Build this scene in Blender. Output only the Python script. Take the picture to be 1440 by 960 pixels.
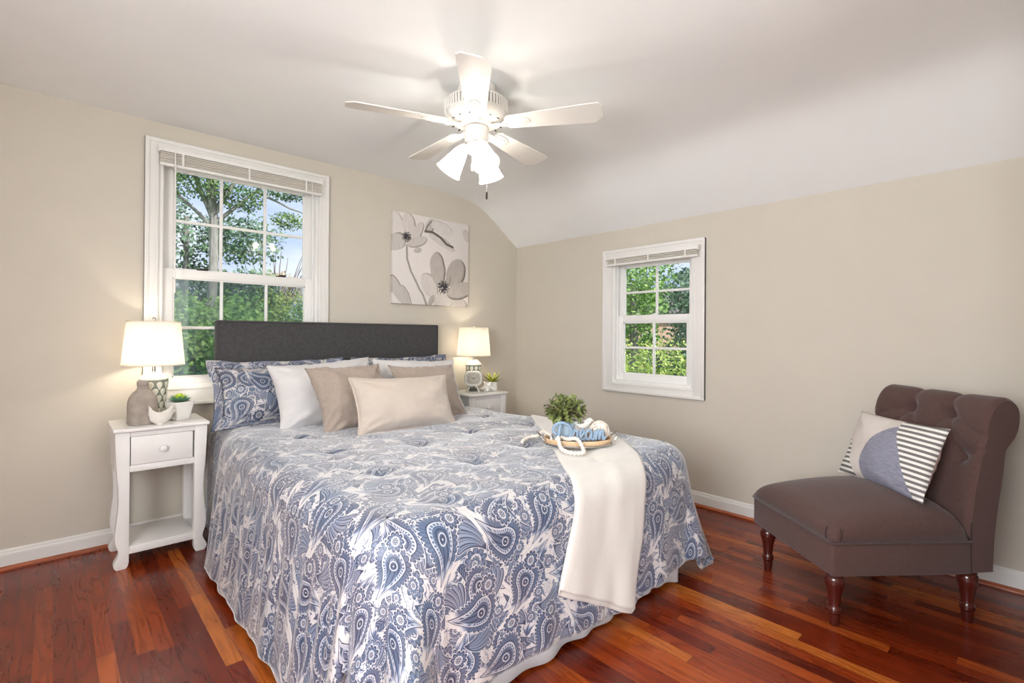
import bpy, bmesh, math, random
from mathutils import Vector, Matrix, Euler, noise
PI = math.pi
R = math.radians
for o in list(bpy.data.objects): bpy.data.objects.remove(o, do_unlink=True)
S = bpy.context.scene
C = S.collection
rng = random.Random(7)

# ------------------------------------------------------------------ camera, exposure, world, sun, fill lights
def setup_camera():
    yaw, pitch, roll = R(42.812), R(0.227), R(0.405)
    f = Vector((math.sin(yaw)*math.cos(pitch), math.cos(yaw)*math.cos(pitch), math.sin(pitch)))
    r = Vector((math.cos(yaw), -math.sin(yaw), 0)); u = r.cross(f)
    r2 = r*math.cos(roll) + u*math.sin(roll); u2 = -r*math.sin(roll) + u*math.cos(roll)
    cd = bpy.data.cameras.new('camera'); co = bpy.data.objects.new('camera', cd); C.objects.link(co)
    m = Matrix(((r2.x, u2.x, -f.x, -3.373), (r2.y, u2.y, -f.y, -3.579), (r2.z, u2.z, -f.z, 1.202), (0, 0, 0, 1)))
    co.matrix_world = m
    cd.sensor_width = 36; cd.sensor_fit = 'HORIZONTAL'; cd.lens = 696.4/1440*36
    cd.shift_y = -12.0/1440; cd.clip_start = .02; cd.clip_end = 500
    S.camera = co
setup_camera()
S.view_settings.view_transform = 'Standard'; S.view_settings.look = 'None'
S.view_settings.gamma = 1.0; S.view_settings.use_curve_mapping = False
S.view_settings.exposure = 0.64
SUN_E, SKY_S = 3.5, 0.82
FILL_LEFT_W, FILL_REAR_W = 74.0, 13.0  # power of the two added fill lights
FAN_BULB, LAMP_BULB = 225.0, 82.0

def lin(c):
    return tuple((x/12.92 if x <= .04045 else ((x+.055)/1.055)**2.4) for x in c)
def srgb(r, g, b, a=1.0):
    return (*lin((r/255, g/255, b/255)), a)

def setup_world():
    w = bpy.data.worlds.new('sky'); S.world = w; w.use_nodes = True
    nt = w.node_tree; nt.nodes.clear()
    out = nt.nodes.new('ShaderNodeOutputWorld'); bg = nt.nodes.new('ShaderNodeBackground')
    tc = nt.nodes.new('ShaderNodeTexCoord'); no = nt.nodes.new('ShaderNodeTexNoise')
    mp = nt.nodes.new('ShaderNodeMapping'); mp.inputs['Scale'].default_value = (1, 1, 2.6)
    no.inputs['Scale'].default_value = 3.0; no.inputs['Detail'].default_value = 6
    rp = nt.nodes.new('ShaderNodeValToRGB')
    rp.color_ramp.elements[0].position = .3; rp.color_ramp.elements[0].color = srgb(170, 194, 244)
    rp.color_ramp.elements[1].position = .52; rp.color_ramp.elements[1].color = srgb(234, 238, 250)
    nt.links.new(tc.outputs['Generated'], mp.inputs['Vector']); nt.links.new(mp.outputs[0], no.inputs['Vector'])
    nt.links.new(no.outputs['Fac'], rp.inputs[0]); nt.links.new(rp.outputs[0], bg.inputs[0])
    bg.inputs[1].default_value = SKY_S; nt.links.new(bg.outputs[0], out.inputs[0])
setup_world()
def setup_lights():
    d = bpy.data.lights.new('sun', 'SUN'); d.energy = SUN_E; d.angle = R(1.0); d.color = (1, .95, .86)
    o = bpy.data.objects.new('sun', d); C.objects.link(o); o.rotation_euler = Vector((-.2, .72, -.66)).to_track_quat('-Z', 'Y').to_euler()
    # added fill lights at unseen openings in the left wall and entry wall
    d = bpy.data.lights.new('left_fill_light', 'AREA'); d.shape = 'RECTANGLE'; d.size = 1.5; d.size_y = 1.3; d.energy = FILL_LEFT_W; d.color = (.96, .97, 1)
    o = bpy.data.objects.new('left_fill_light', d); C.objects.link(o); o.location = (-4.62, -3.2, 1.52); o.rotation_euler = Vector((1, .22, .05)).to_track_quat('-Z', 'Y').to_euler()
    d = bpy.data.lights.new('rear_fill_light', 'AREA'); d.shape = 'RECTANGLE'; d.size = .9; d.size_y = 1.9; d.energy = FILL_REAR_W; d.color = (.94, .97, 1)
    o = bpy.data.objects.new('rear_fill_light', d); C.objects.link(o); o.location = (-2.35, -4.52, 1.1); o.rotation_euler = Vector((.5, 1, 0)).to_track_quat('-Z', 'Y').to_euler()
setup_lights()

# ------------------------------------------------------------------ mesh helpers
class MB:
    def __init__(s): s.bm = bmesh.new()
    def _merge(s, b):
        me = bpy.data.meshes.new('tmp'); b.to_mesh(me); b.free(); s.bm.from_mesh(me); bpy.data.meshes.remove(me)
    def box(s, x0, x1, y0, y1, z0, z1, bev=0, seg=2, mat=None):
        b = bmesh.new(); bmesh.ops.create_cube(b, size=1)
        for v in b.verts:
            v.co = Vector(((x0+x1)/2+v.co.x*(x1-x0), (y0+y1)/2+v.co.y*(y1-y0), (z0+z1)/2+v.co.z*(z1-z0)))
        if bev: bmesh.ops.bevel(b, geom=b.edges[:], offset=bev, segments=seg, affect='EDGES', profile=.5)
        if mat is not None: bmesh.ops.transform(b, matrix=mat, verts=b.verts[:])
        s._merge(b); return s
    def prism(s, poly, axis, a0, a1, bev=0, mat=None):
        # poly: 2D points in the two other axes (in x<y<z order), extruded along axis from a0 to a1
        b = bmesh.new()
        def P(p, a):
            if axis == 'x': return (a, p[0], p[1])
            if axis == 'y': return (p[0], a, p[1])
            return (p[0], p[1], a)
        v0 = [b.verts.new(P(p, a0)) for p in poly]; v1 = [b.verts.new(P(p, a1)) for p in poly]
        n = len(poly)
        b.faces.new(v0); b.faces.new(v1[::-1])
        for i in range(n): b.faces.new((v0[i], v1[i], v1[(i+1) % n], v0[(i+1) % n]))
        bmesh.ops.recalc_face_normals(b, faces=b.faces[:])
        if bev:
            es = [e for e in b.edges if len(e.link_faces) == 2 and (len(e.link_faces[0].verts) == n or len(e.link_faces[1].verts) == n)]
            bmesh.ops.bevel(b, geom=es, offset=bev, segments=2, affect='EDGES', profile=.5)
        if mat is not None: bmesh.ops.transform(b, matrix=mat, verts=b.verts[:])
        s._merge(b); return s
    def grid(s, fn, nu, nv, cu=False, cv=False, uv=None):
        b = s.bm
        V = [[b.verts.new(fn(i, j)) for j in range(nv)] for i in range(nu)]
        lay = b.loops.layers.uv.verify() if uv else None
        for i in range(nu if cu else nu-1):
            for j in range(nv if cv else nv-1):
                idx = [(i, j), ((i+1) % nu, j), ((i+1) % nu, (j+1) % nv), (i, (j+1) % nv)]
                try: f = b.faces.new([V[a][c] for a, c in idx])
                except ValueError: continue
                if lay:
                    for l, (a, c) in zip(f.loops, idx): l[lay].uv = uv(a, c)
        return V
    def lathe(s, prof, seg=32, c=(0, 0, 0), mat=None, cap=True, ex=1, ey=1, sq=None):
        b = bmesh.new(); V = []
        for r, z in prof:
            row = []
            for k in range(seg):
                a = 2*PI*k/seg; q = 1
                if sq: q = (abs(math.cos(a))**sq+abs(math.sin(a))**sq)**(-1/sq)
                row.append(b.verts.new((c[0]+r*q*math.cos(a)*ex, c[1]+r*q*math.sin(a)*ey, c[2]+z)))
            V.append(row)
        for i in range(len(V)-1):
            for k in range(seg): b.faces.new((V[i][k], V[i][(k+1) % seg], V[i+1][(k+1) % seg], V[i+1][k]))
        if cap: b.faces.new(V[0][::-1]); b.faces.new(V[-1])
        bmesh.ops.recalc_face_normals(b, faces=b.faces[:])
        if mat is not None: bmesh.ops.transform(b, matrix=mat, verts=b.verts[:])
        s._merge(b); return s
    def tube(s, pts, r, seg=10, closed=False, ry=None, up=None):
        # r: number or list; ry flattens the section along the frame's binormal
        pts = [Vector(p) for p in pts]; n = len(pts); V = []
        rs = r if isinstance(r, (list, tuple)) else [r]*n
        ref = Vector(up) if up else None; prev = None
        for i in range(n):
            a = pts[(i-1) % n] if (closed or i > 0) else pts[i]; c = pts[(i+1) % n] if (closed or i < n-1) else pts[i]
            t = (c-a).normalized()
            if ref is not None: bn = ref
            elif prev is None: bn = t.orthogonal().normalized()
            else: bn = prev - t*prev.dot(t); bn.normalize()
            prev = bn; nn = t.cross(bn).normalized(); row = []
            for k in range(seg):
                al = 2*PI*k/seg
                row.append(s.bm.verts.new(pts[i]+nn*math.cos(al)*rs[i]+bn*math.sin(al)*(rs[i] if ry is None else ry)))
            V.append(row)
        for i in range(n if closed else n-1):
            for k in range(seg):
                s.bm.faces.new((V[i][k], V[i][(k+1) % seg], V[(i+1) % n][(k+1) % seg], V[(i+1) % n][k]))
        if not closed: s.bm.faces.new(V[0][::-1]); s.bm.faces.new(V[-1])
        return s
    def ball(s, c, r, seg=16, sc=(1, 1, 1), mat=None):
        b = bmesh.new(); bmesh.ops.create_uvsphere(b, u_segments=seg, v_segments=max(6, seg//2), radius=r)
        for v in b.verts: v.co = Vector((v.co.x*sc[0], v.co.y*sc[1], v.co.z*sc[2]))
        if mat is not None: bmesh.ops.transform(b, matrix=mat, verts=b.verts[:])
        for v in b.verts: v.co += Vector(c)
        s._merge(b); return s
    def build(s, name, mat, parent=None, smooth=True, fix=True, angle=40, loc=None, rot=None):
        if fix: bmesh.ops.recalc_face_normals(s.bm, faces=s.bm.faces[:])
        me = bpy.data.meshes.new(name); s.bm.to_mesh(me); s.bm.free()
        if mat is not None: me.materials.append(mat)
        if smooth:
            for p in me.polygons: p.use_smooth = True
            try: me.set_sharp_from_angle(angle=R(angle))
            except Exception: pass
        o = bpy.data.objects.new(name, me); C.objects.link(o)
        if parent is not None: o.parent = parent
        if loc: o.location = loc
        if rot: o.rotation_euler = rot
        return o
def tag(o, label, cat, group=None):
    o['label'] = label; o['category'] = cat
    if group: o['group'] = group
    return o
def thing(name, label, cat, loc=(0, 0, 0), rz=0, group=None):
    o = bpy.data.objects.new(name, None); C.objects.link(o); o.empty_display_size = .05
    o.location = loc; o.rotation_euler = (0, 0, rz)
    return tag(o, label, cat, group)
def struct(o, label=None, cat=None):
    o['kind'] = 'structure'
    if label: o['label'] = label
    if cat: o['category'] = cat
    return o
def copy_tree(o, parent=None):
    c = o.copy(); C.objects.link(c)
    if parent is not None: c.parent = parent
    for ch in list(o.children): copy_tree(ch, c)
    return c
def sstep(a, b, x):
    t = max(0, min(1, (x-a)/(b-a))); return t*t*(3-2*t)
def spline(pts, n):
    pts = [Vector(p) for p in pts]; out = []; m = len(pts)-1
    for i in range(n):
        t = i/(n-1)*m; k = min(int(t), m-1); f = t-k
        p0, p1, p2, p3 = pts[max(k-1, 0)], pts[k], pts[k+1], pts[min(k+2, m)]
        out.append(.5*((2*p1)+(p2-p0)*f+(2*p0-5*p1+4*p2-p3)*f*f+(3*p1-p0-3*p2+p3)*f**3))
    return out

# ------------------------------------------------------------------ material helpers
class X:
    """small arithmetic wrapper round shader sockets"""
    def __init__(s, nt, k): s.nt, s.k = nt, k
    def _m(s, op, *a, clamp=False):
        n = s.nt.nodes.new('ShaderNodeMath'); n.operation = op; n.use_clamp = clamp
        for i, v in enumerate(a):
            if isinstance(v, X): s.nt.links.new(v.k, n.inputs[i])
            else: n.inputs[i].default_value = v
        return X(s.nt, n.outputs[0])
    def __add__(s, o): return s._m('ADD', s, o)
    __radd__ = __add__
    def __sub__(s, o): return s._m('SUBTRACT', s, o)
    def __rsub__(s, o): return s._m('SUBTRACT', o, s)
    def __mul__(s, o): return s._m('MULTIPLY', s, o)
    __rmul__ = __mul__
    def __truediv__(s, o): return s._m('DIVIDE', s, o)
    def sin(s): return s._m('SINE', s)
    def cos(s): return s._m('COSINE', s)
    def abs(s): return s._m('ABSOLUTE', s)
    def sqrt(s): return s._m('SQRT', s)
    def floor(s): return s._m('FLOOR', s)
    def frac(s): return s._m('FRACT', s)
    def min(s, o): return s._m('MINIMUM', s, o)
    def max(s, o): return s._m('MAXIMUM', s, o)
    def pow(s, o): return s._m('POWER', s, o)
    def gt(s, o): return s._m('GREATER_THAN', s, o)
    def lt(s, o): return s._m('LESS_THAN', s, o)
    def atan2(s, o): return s._m('ARCTAN2', s, o)
    def clamp(s): return s._m('ADD', s, 0, clamp=True)
    def step(s, a, b, t0=0.0, t1=1.0):
        n = s.nt.nodes.new('ShaderNodeMapRange'); n.interpolation_type = 'SMOOTHSTEP'
        s.nt.links.new(s.k, n.inputs[0])
        for i, v in enumerate((a, b, t0, t1)): n.inputs[1+i].default_value = v
        return X(s.nt, n.outputs[0])
    def mix(s, o, f): return s + (o - s)*f
def nmat(name):
    m = bpy.data.materials.new(name); m.use_nodes = True
    return m, m.node_tree, m.node_tree.nodes['Principled BSDF']
def setp(b, **k):
    for a, v in k.items():
        n = a.replace('_', ' ')
        for cand in (n, n.title()):
            if cand in b.inputs: b.inputs[cand].default_value = v; break
def coords(nt, which='Object'):
    t = nt.nodes.new('ShaderNodeTexCoord'); sp = nt.nodes.new('ShaderNodeSeparateXYZ')
    nt.links.new(t.outputs[which], sp.inputs[0])
    return X(nt, sp.outputs[0]), X(nt, sp.outputs[1]), X(nt, sp.outputs[2]), t.outputs[which]
def vec(nt, x, y, z=0.0):
    n = nt.nodes.new('ShaderNodeCombineXYZ')
    for i, v in enumerate((x, y, z)):
        if isinstance(v, X): nt.links.new(v.k, n.inputs[i])
        else: n.inputs[i].default_value = v
    return n.outputs[0]
def noise_n(nt, v, scale, detail=3, rough=.5, dist=0):
    n = nt.nodes.new('ShaderNodeTexNoise'); nt.links.new(v, n.inputs['Vector'])
    n.inputs['Scale'].default_value = scale; n.inputs['Detail'].default_value = detail
    n.inputs['Roughness'].default_value = rough; n.inputs['Distortion'].default_value = dist
    return X(nt, n.outputs['Fac'])
def white(nt, v):
    n = nt.nodes.new('ShaderNodeTexWhiteNoise'); n.noise_dimensions = '3D'; nt.links.new(v, n.inputs['Vector'])
    return X(nt, n.outputs['Value'])
def ramp(nt, x, stops, interp='LINEAR'):
    n = nt.nodes.new('ShaderNodeValToRGB'); n.color_ramp.interpolation = interp
    e = n.color_ramp.elements
    while len(e) < len(stops): e.new(.5)
    for k, (p, c) in zip(e, stops): k.position = p; k.color = c
    nt.links.new(x.k, n.inputs[0]); return n.outputs[0]
def bump(nt, b, h, strength=.3, dist=.01):
    n = nt.nodes.new('ShaderNodeBump'); n.inputs['Strength'].default_value = strength; n.inputs['Distance'].default_value = dist
    nt.links.new(h.k, n.inputs['Height']); nt.links.new(n.outputs[0], b.inputs['Normal'])
def simple(name, col, rough=.5, var=.06, scale=30, bmp=0, spec=.5, sheen=0, metal=0, coat=0, stretch=None):
    m, nt, b = nmat(name)
    x, y, z, v = coords(nt)
    if stretch: v = vec(nt, x*stretch[0], y*stretch[1], z*stretch[2])
    n = noise_n(nt, v, scale, 4)
    c0 = tuple(max(0, k*(1-var)) for k in col[:3])+(1,); c1 = tuple(min(1, k*(1+var)) for k in col[:3])+(1,)
    nt.links.new(ramp(nt, n, [(.3, c0), (.7, c1)]), b.inputs['Base Color'])
    b.inputs['Roughness'].default_value = rough; b.inputs['Specular IOR Level'].default_value = spec
    b.inputs['Metallic'].default_value = metal
    if sheen: b.inputs['Sheen Weight'].default_value = sheen; b.inputs['Sheen Roughness'].default_value = .5
    if coat: b.inputs['Coat Weight'].default_value = coat; b.inputs['Coat Roughness'].default_value = .1
    if bmp: bump(nt, b, n, bmp, .004)
    return m
def fabric(name, col, rough=.9, weave=900, bmp=.25, sheen=.3, var=.08, col2=None):
    m, nt, b = nmat(name); x, y, z, v = coords(nt)
    w = ((x*weave).sin()*(z*weave).sin()+(y*weave).sin())*.25+.5
    n = noise_n(nt, v, 60, 4); n2 = noise_n(nt, v, 400, 2)
    k = (n*.5+n2*.5)
    c0 = tuple(q*(1-var) for q in col[:3])+(1,); c1 = tuple(min(1, q*(1+var)) for q in (col2 or col)[:3])+(1,)
    nt.links.new(ramp(nt, k, [(.35, c0), (.65, c1)]), b.inputs['Base Color'])
    b.inputs['Roughness'].default_value = rough; b.inputs['Sheen Weight'].default_value = sheen; b.inputs['Specular IOR Level'].default_value = .25
    bump(nt, b, w*.5+n2*.5, bmp, .0015); return m

M = {}
def make_materials():
    M['wall'] = simple('wall_paint', srgb(207, 200, 187), .75, .012, 6, .03)
    M['ceiling'] = simple('ceiling_paint', srgb(242, 243, 243), .85, .008, 5, .02)
    M['trim'] = simple('white_trim_paint', srgb(232, 230, 226), .35, .01, 8)
    M['vinyl'] = simple('white_window_vinyl', srgb(238, 237, 234), .35, .01, 8)
    M['white_paint'] = simple('white_furniture_paint', srgb(236, 234, 231), .38, .015, 12)
    M['fan_white'] = simple('white_fan_enamel', srgb(220, 216, 210), .4, .01, 12)
    M['fan_gap'] = simple('grey_vent_recess', srgb(150, 148, 146), .6, .03, 30)
    M['blind_slat'] = simple('pale_grey_blind_slat', srgb(232, 225, 215), .5, .04, 30)
    M['chrome'] = simple('polished_silver_metal', srgb(205, 203, 198), .16, .03, 40, metal=1)
    M['dark_metal'] = simple('dark_bronze_metal', srgb(60, 55, 52), .35, .05, 40, metal=.8)
    M['black'] = simple('black_leg_paint', srgb(38, 38, 40), .45, .05, 40)
    M['headboard'] = fabric('charcoal_linen', srgb(70, 69, 70), weave=700, bmp=.5, var=.25, sheen=.08)
    M['white_cloth'] = fabric('white_cotton', srgb(214, 211, 210), weave=1100, bmp=.15, var=.02)
    M['cream_cloth'] = fabric('cream_linen', srgb(194, 181, 169), weave=900, bmp=.25, var=.03)
    M['taupe'] = fabric('taupe_linen', srgb(164, 149, 137), weave=800, bmp=.35, var=.09)
    M['plush'] = fabric('white_plush_throw', srgb(212, 207, 199), weave=500, bmp=.35, sheen=.5, var=.025)
    M['skirt'] = fabric('pale_skirt_cotton', srgb(214, 216, 220), weave=1000, bmp=.15, var=.02)
    M['chair_fabric'] = fabric('plum_grey_upholstery', srgb(86, 64, 60), weave=900, bmp=.3, var=.10, sheen=.18)
    M['chair_piping'] = fabric('plum_grey_piping', srgb(72, 55, 54), weave=900, bmp=.3, var=.08, sheen=.3)
    M['mattress'] = fabric('mattress_ticking', srgb(225, 222, 216), weave=500)
    M['mahogany'] = simple('dark_mahogany_stain', srgb(70, 24, 18), .22, .25, 25, stretch=(1, 1, .15), coat=.4)
    M['ceramic'] = simple('white_glazed_ceramic', srgb(240, 238, 232), .22, .015, 30)
    M['ceramic_matte'] = simple('matte_white_ceramic', srgb(232, 228, 220), .6, .03, 50, .05)
    M['lamp_groove'] = simple('grey_green_glaze', srgb(128, 134, 120), .4, .14, 60)
    M['lamp_drop'] = simple('cream_crackle_glaze', srgb(228, 226, 212), .3, .05, 60)
    M['stone'] = simple('weathered_grey_stoneware', srgb(160, 149, 139), .75, .2, 22, .25)
    M['pot_blue'] = simple('pale_blue_glaze', srgb(190, 212, 228), .35, .05, 25)
    M['sign_blue'] = simple('powder_blue_paint', srgb(138, 162, 184), .5, .05, 60)
    M['sign_base'] = simple('deep_blue_paint', srgb(52, 102, 150), .5, .06, 60)
    M['tray_wood'] = simple('pale_tray_wood', srgb(216, 184, 146), .45, .12, 20, stretch=(2, 12, 2))
    M['bead'] = simple('cream_wood_bead', srgb(232, 222, 210), .6, .06, 120)
    M['leaf_dark'] = simple('olive_leaf', srgb(124, 136, 78), .5, .55, 90)
    M['leaf_lime'] = simple('lime_leaf', srgb(150, 160, 28), .45, .4, 40)
    M['succ_out'] = simple('blue_green_succulent', srgb(128, 172, 140), .45, .3, 40)
    M['succ_in'] = simple('yellow_green_succulent', srgb(196, 214, 70), .45, .2, 40)
    M['soil'] = simple('potting_soil', srgb(60, 46, 36), .95, .3, 200, .4)
    M['dial'] = simple('clock_dial_paper', srgb(196, 190, 178), .7, .06, 50)
    M['ink'] = simple('black_dial_ink', srgb(28, 28, 30), .5, .02, 40)
    M['spot'] = simple('grey_bird_spots', srgb(120, 116, 122), .6, .1, 60)
    M['bark'] = simple('grey_bark', srgb(150, 144, 142), .9, .35, 12, .6, stretch=(3, 3, .4))
    M['twig'] = simple('brown_twig_bark', srgb(112, 90, 80), .9, .25, 12)
    M['grass'] = simple('lawn_grass', srgb(92, 128, 60), .9, .35, 3, .3)
    M['brick_pink'] = simple('pinkish_brick', srgb(206, 168, 150), .85, .15, 9)
    M['roofing'] = simple('grey_shingle', srgb(110, 104, 104), .9, .2, 8)
    M['button'] = fabric('plum_grey_button', srgb(56, 43, 42), var=.05)
    M['shoe'] = simple('stained_oak_shoe_moulding', srgb(158, 78, 36), .3, .3, 18, stretch=(.6, .6, 3), coat=.3)

def mat_floor():
    m, nt, b = nmat('oak_strip_floor'); x, y, z, v = coords(nt)
    w = .057
    bx = x/w; ix = bx.floor(); fx = bx.frac()
    r1 = white(nt, vec(nt, ix, 3.7, 1.0))
    ly = (y + r1*7.3)/(r1*.5+.62); iy = ly.floor(); fy = ly.frac()
    r2 = white(nt, vec(nt, ix, iy, 5.0)); r3 = white(nt, vec(nt, ix, iy, 9.0))
    base = ramp(nt, r2, [(0, srgb(92, 27, 8)), (.25, srgb(112, 36, 10)), (.5, srgb(128, 46, 13)), (.72, srgb(144, 58, 18)), (.88, srgb(164, 78, 26)), (1, srgb(190, 110, 46))])
    g1 = noise_n(nt, vec(nt, x*150+r3*40, y*5+r2*30, r3*10), 1.0, 4, .6, 0)
    fld = noise_n(nt, vec(nt, x*11+r2*50, y*1.3+r3*20, r3*7), 1.0, 2, .4, 0)
    rings = ((fld*62+g1*2.5).sin()*.5+.5)
    g = g1*.4+rings*.6
    dark = ramp(nt, g, [(.15, (.66, .58, .54, 1)), (.45, (.90, .88, .87, 1)), (.8, (1.08, 1.07, 1.06, 1))])
    mul = nt.nodes.new('ShaderNodeMix'); mul.data_type = 'RGBA'; mul.blend_type = 'MULTIPLY'; mul.inputs[0].default_value = .8
    nt.links.new(base, mul.inputs[6]); nt.links.new(dark, mul.inputs[7])
    gap = (fx-.5).abs().gt(.482).max((fy-.5).abs().gt(.4985))
    mg = nt.nodes.new('ShaderNodeMix'); mg.data_type = 'RGBA'; nt.links.new((gap*.65).k, mg.inputs[0])
    nt.links.new(mul.outputs[2], mg.inputs[6]); mg.inputs[7].default_value = srgb(52, 20, 12)
    nt.links.new(mg.outputs[2], b.inputs['Base Color'])
    nt.links.new((noise_n(nt, v, 5, 4)*.12+.2+g*.06).k, b.inputs['Roughness'])
    b.inputs['Specular IOR Level'].default_value = .42
    b.inputs['Coat Weight'].default_value = .04; b.inputs['Coat Roughness'].default_value = .12
    bump(nt, b, g*.15-gap*1.0+noise_n(nt, vec(nt, x*3, y, 0.0), 4, 2)*.8, .08, .003)
    M['floor'] = m

def paisley_value(nt, u, v):
    """darkness 0..1 of a blue paisley print, u/v in metres"""
    def layer(cell, ox, oy, seed, spin, jit=.12, base=0.0):
        gx, gy = (u+ox)/cell, (v+oy)/cell
        iy = gy.floor(); gx = gx + (iy*.5)
        ix = gx.floor()
        r1 = white(nt, vec(nt, ix, iy, seed)); r2 = white(nt, vec(nt, ix, iy, seed+3.3))
        lx = gx.frac()-.5+(r1-.5)*jit; ly = gy.frac()-.5+(r2-.5)*jit
        a = (r2-.5)*spin+base; c, s_ = a.cos(), a.sin()
        return lx*c-ly*s_, lx*s_+ly*c, r1, r2

    # thin scrolling filigree
    vv = vec(nt, u, v, 0.0)
    f1 = noise_n(nt, vv, 9, 1.5, .4, 1.2)
    fil = ((f1*34).sin().abs()).step(.0, .3, .62, 0.0)
    f2 = noise_n(nt, vv, 14, 1, .4, .8)
    val = (fil.max((f2-.5).abs().step(.0, .03, .7, 0.0))).max(.05)
    # leaf sprays: curved stripes inside a pointed leaf
    def leaf(val, cell, ox, oy, seed, base):
        lx, ly, r1, r2 = layer(cell, ox, oy, seed, 3.4, .1, base)
        bx = lx+ly*ly*.9-.06
        wdt = (1-((ly/.47)*(ly/.47)).min(1.0))*.17
        d = bx.abs()-wdt
        inside = d.step(-.006, .006, 1, 0)
        vein = ((ly*58+bx.abs()*60).sin()).step(-.2, .5, .86, .42)
        vein = vein.max(bx.abs().step(.006, .016, .95, 0)).max(d.step(-.034, -.022, 0, .95))
        halo = d.step(.01, .025, 1, 0)
        return val.mix(.03, halo).mix(vein, inside)
    val = leaf(val, .125, .02, .05, 11., .6)
    def fan_(val, cell, ox, oy, seed, base):
        lx, ly, r1, r2 = layer(cell, ox, oy, seed, 5.0, .1, base)
        yy = ly+.40; r = (lx*lx+yy*yy).sqrt(); a = lx.atan2(yy)+(r-.3)*.9
        lobe = (a*15).cos().abs()
        d = (r-(lobe.pow(.5)*.10+.62)*(1-(a*a)*.35)).max((a.abs()-.52)*r)
        col = (lobe.step(.05, .5, 1.0, .34)).max(((a*60).sin()).step(.2, .8, 0, .62)*lobe.step(.3, .8, 0, 1))
        col = col.max(d.step(-.035, -.02, 0, .85))
        col = col.mix(.9, r.step(.10, .14, 1, 0))
        return val.mix(.02, d.step(.008, .022, 1, 0)).mix(col, d.step(-.006, .006, 1, 0))
    val = fan_(val, .165, .09, .01, 17., -.9)
    # flowers
    def flower(val, cell, ox, oy, seed, n, rad):
        lx, ly, r1, r2 = layer(cell, ox, oy, seed, 6.0, .14)
        rr = (lx*lx+ly*ly).sqrt(); a = ly.atan2(lx)
        pet = (a*(n*.5)).cos().abs(); edge = (pet.pow(.6)*.34+.66)*rad
        d = rr-edge
        inside = d.step(-.006, .006, 1, 0)
        line = pet.step(.0, .38, 1.0, .42)
        stripe = ((pet*9+rr*14).sin()).step(-.3, .4, .0, .22)
        col = line+stripe
        col = col.max(d.step(-.04, -.025, 0, .92))
        col = col.mix(.08, (rr-rad*.40).abs().step(rad*.06, rad*.09, 1, 0))
        col = col.mix(.95, rr.step(rad*.30, rad*.34, 1, 0))
        dots = ((a*8).sin()*.5+.5)*(rr-rad*.22).abs().step(rad*.05, rad*.1, 1, 0)
        col = col.mix(.1, dots.step(.45, .6)).mix(.15, rr.step(rad*.07, rad*.1, 1, 0))
        halo = d.step(.012, .03, 1, 0)
        return val.mix(.02, halo).mix(col, inside)
    val = flower(val, .150, .13, .03, 23., 9, .33)
    val = flower(val, .105, .01, .08, 29., 12, .25)
    # big paisley drops with beaded rim, eye and feathered fringe
    def drop(val, cell, ox, oy, seed, base):
        lx, ly, r1, r2 = layer(cell, ox, oy, seed, 2.4, .08, base)
        ly = ly+.14
        bx = lx-ly*ly*1.15+.05
        t = (ly/.52).max(0.0).min(1.0)
        rad = ((1-t).pow(.75))*.215
        q = (bx*bx+ly.min(0.0)*ly.min(0.0)).sqrt()
        d = q-rad; a = (ly-.05).atan2(bx)
        fr = ((a*15).sin().abs())
        fd = d-(fr.pow(.7)*.05+.055)
        fringe = fd.step(-.006, .006, 1, 0)*(ly.step(.30, .42, 1, 0))
        fcol = fr.step(.0, .4, .95, .55).max(fd.step(-.028, -.016, 0, .9))
        val = val.mix(.02, fd.step(.012, .03, 1, 0)).mix(fcol, fringe)
        body = d.step(-.004, .006, 1, 0)
        c = d.step(-.018, -.010, .05, .95)            # dark outline
        c = d.step(-.030, -.024, .22, 0)+c*d.step(-.030, -.024, 0, 1)
        beads = ((a*24).sin()).step(.0, .5)*(d+.052).abs().step(.010, .020, 1, 0)
        c = c.max(beads*.8)
        inner = d.step(-.082, -.074, 1, 0)
        rings = (((q*120).sin()).step(-.3, .4, .9, .5)).max((((a*30+q*20).sin()).step(.3, .8, 0, .8)))
        eye = ((bx*bx+(ly-.02)*(ly-.02)).sqrt())
        rings = rings.mix(.1, (eye-.062).abs().step(.006, .012, 1, 0)).mix(.95, eye.step(.03, .036, 1, 0)).mix(.1, eye.step(.012, .016, 1, 0))
        c = c.mix(rings, inner)
        return val.mix(.02, d.step(.004, .02, 1, 0)*ly.step(.30, .42, 0, 1)).mix(c, body)
    val = drop(val, .235, .03, .11, 41., .4)
    val = fan_(val, .190, .05, .12, 53., 1.2)
    val = drop(val, .250, .17, .02, 47., -2.4)
    val = flower(val, .230, .10, .17, 61., 10, .16)
    return val
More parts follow.
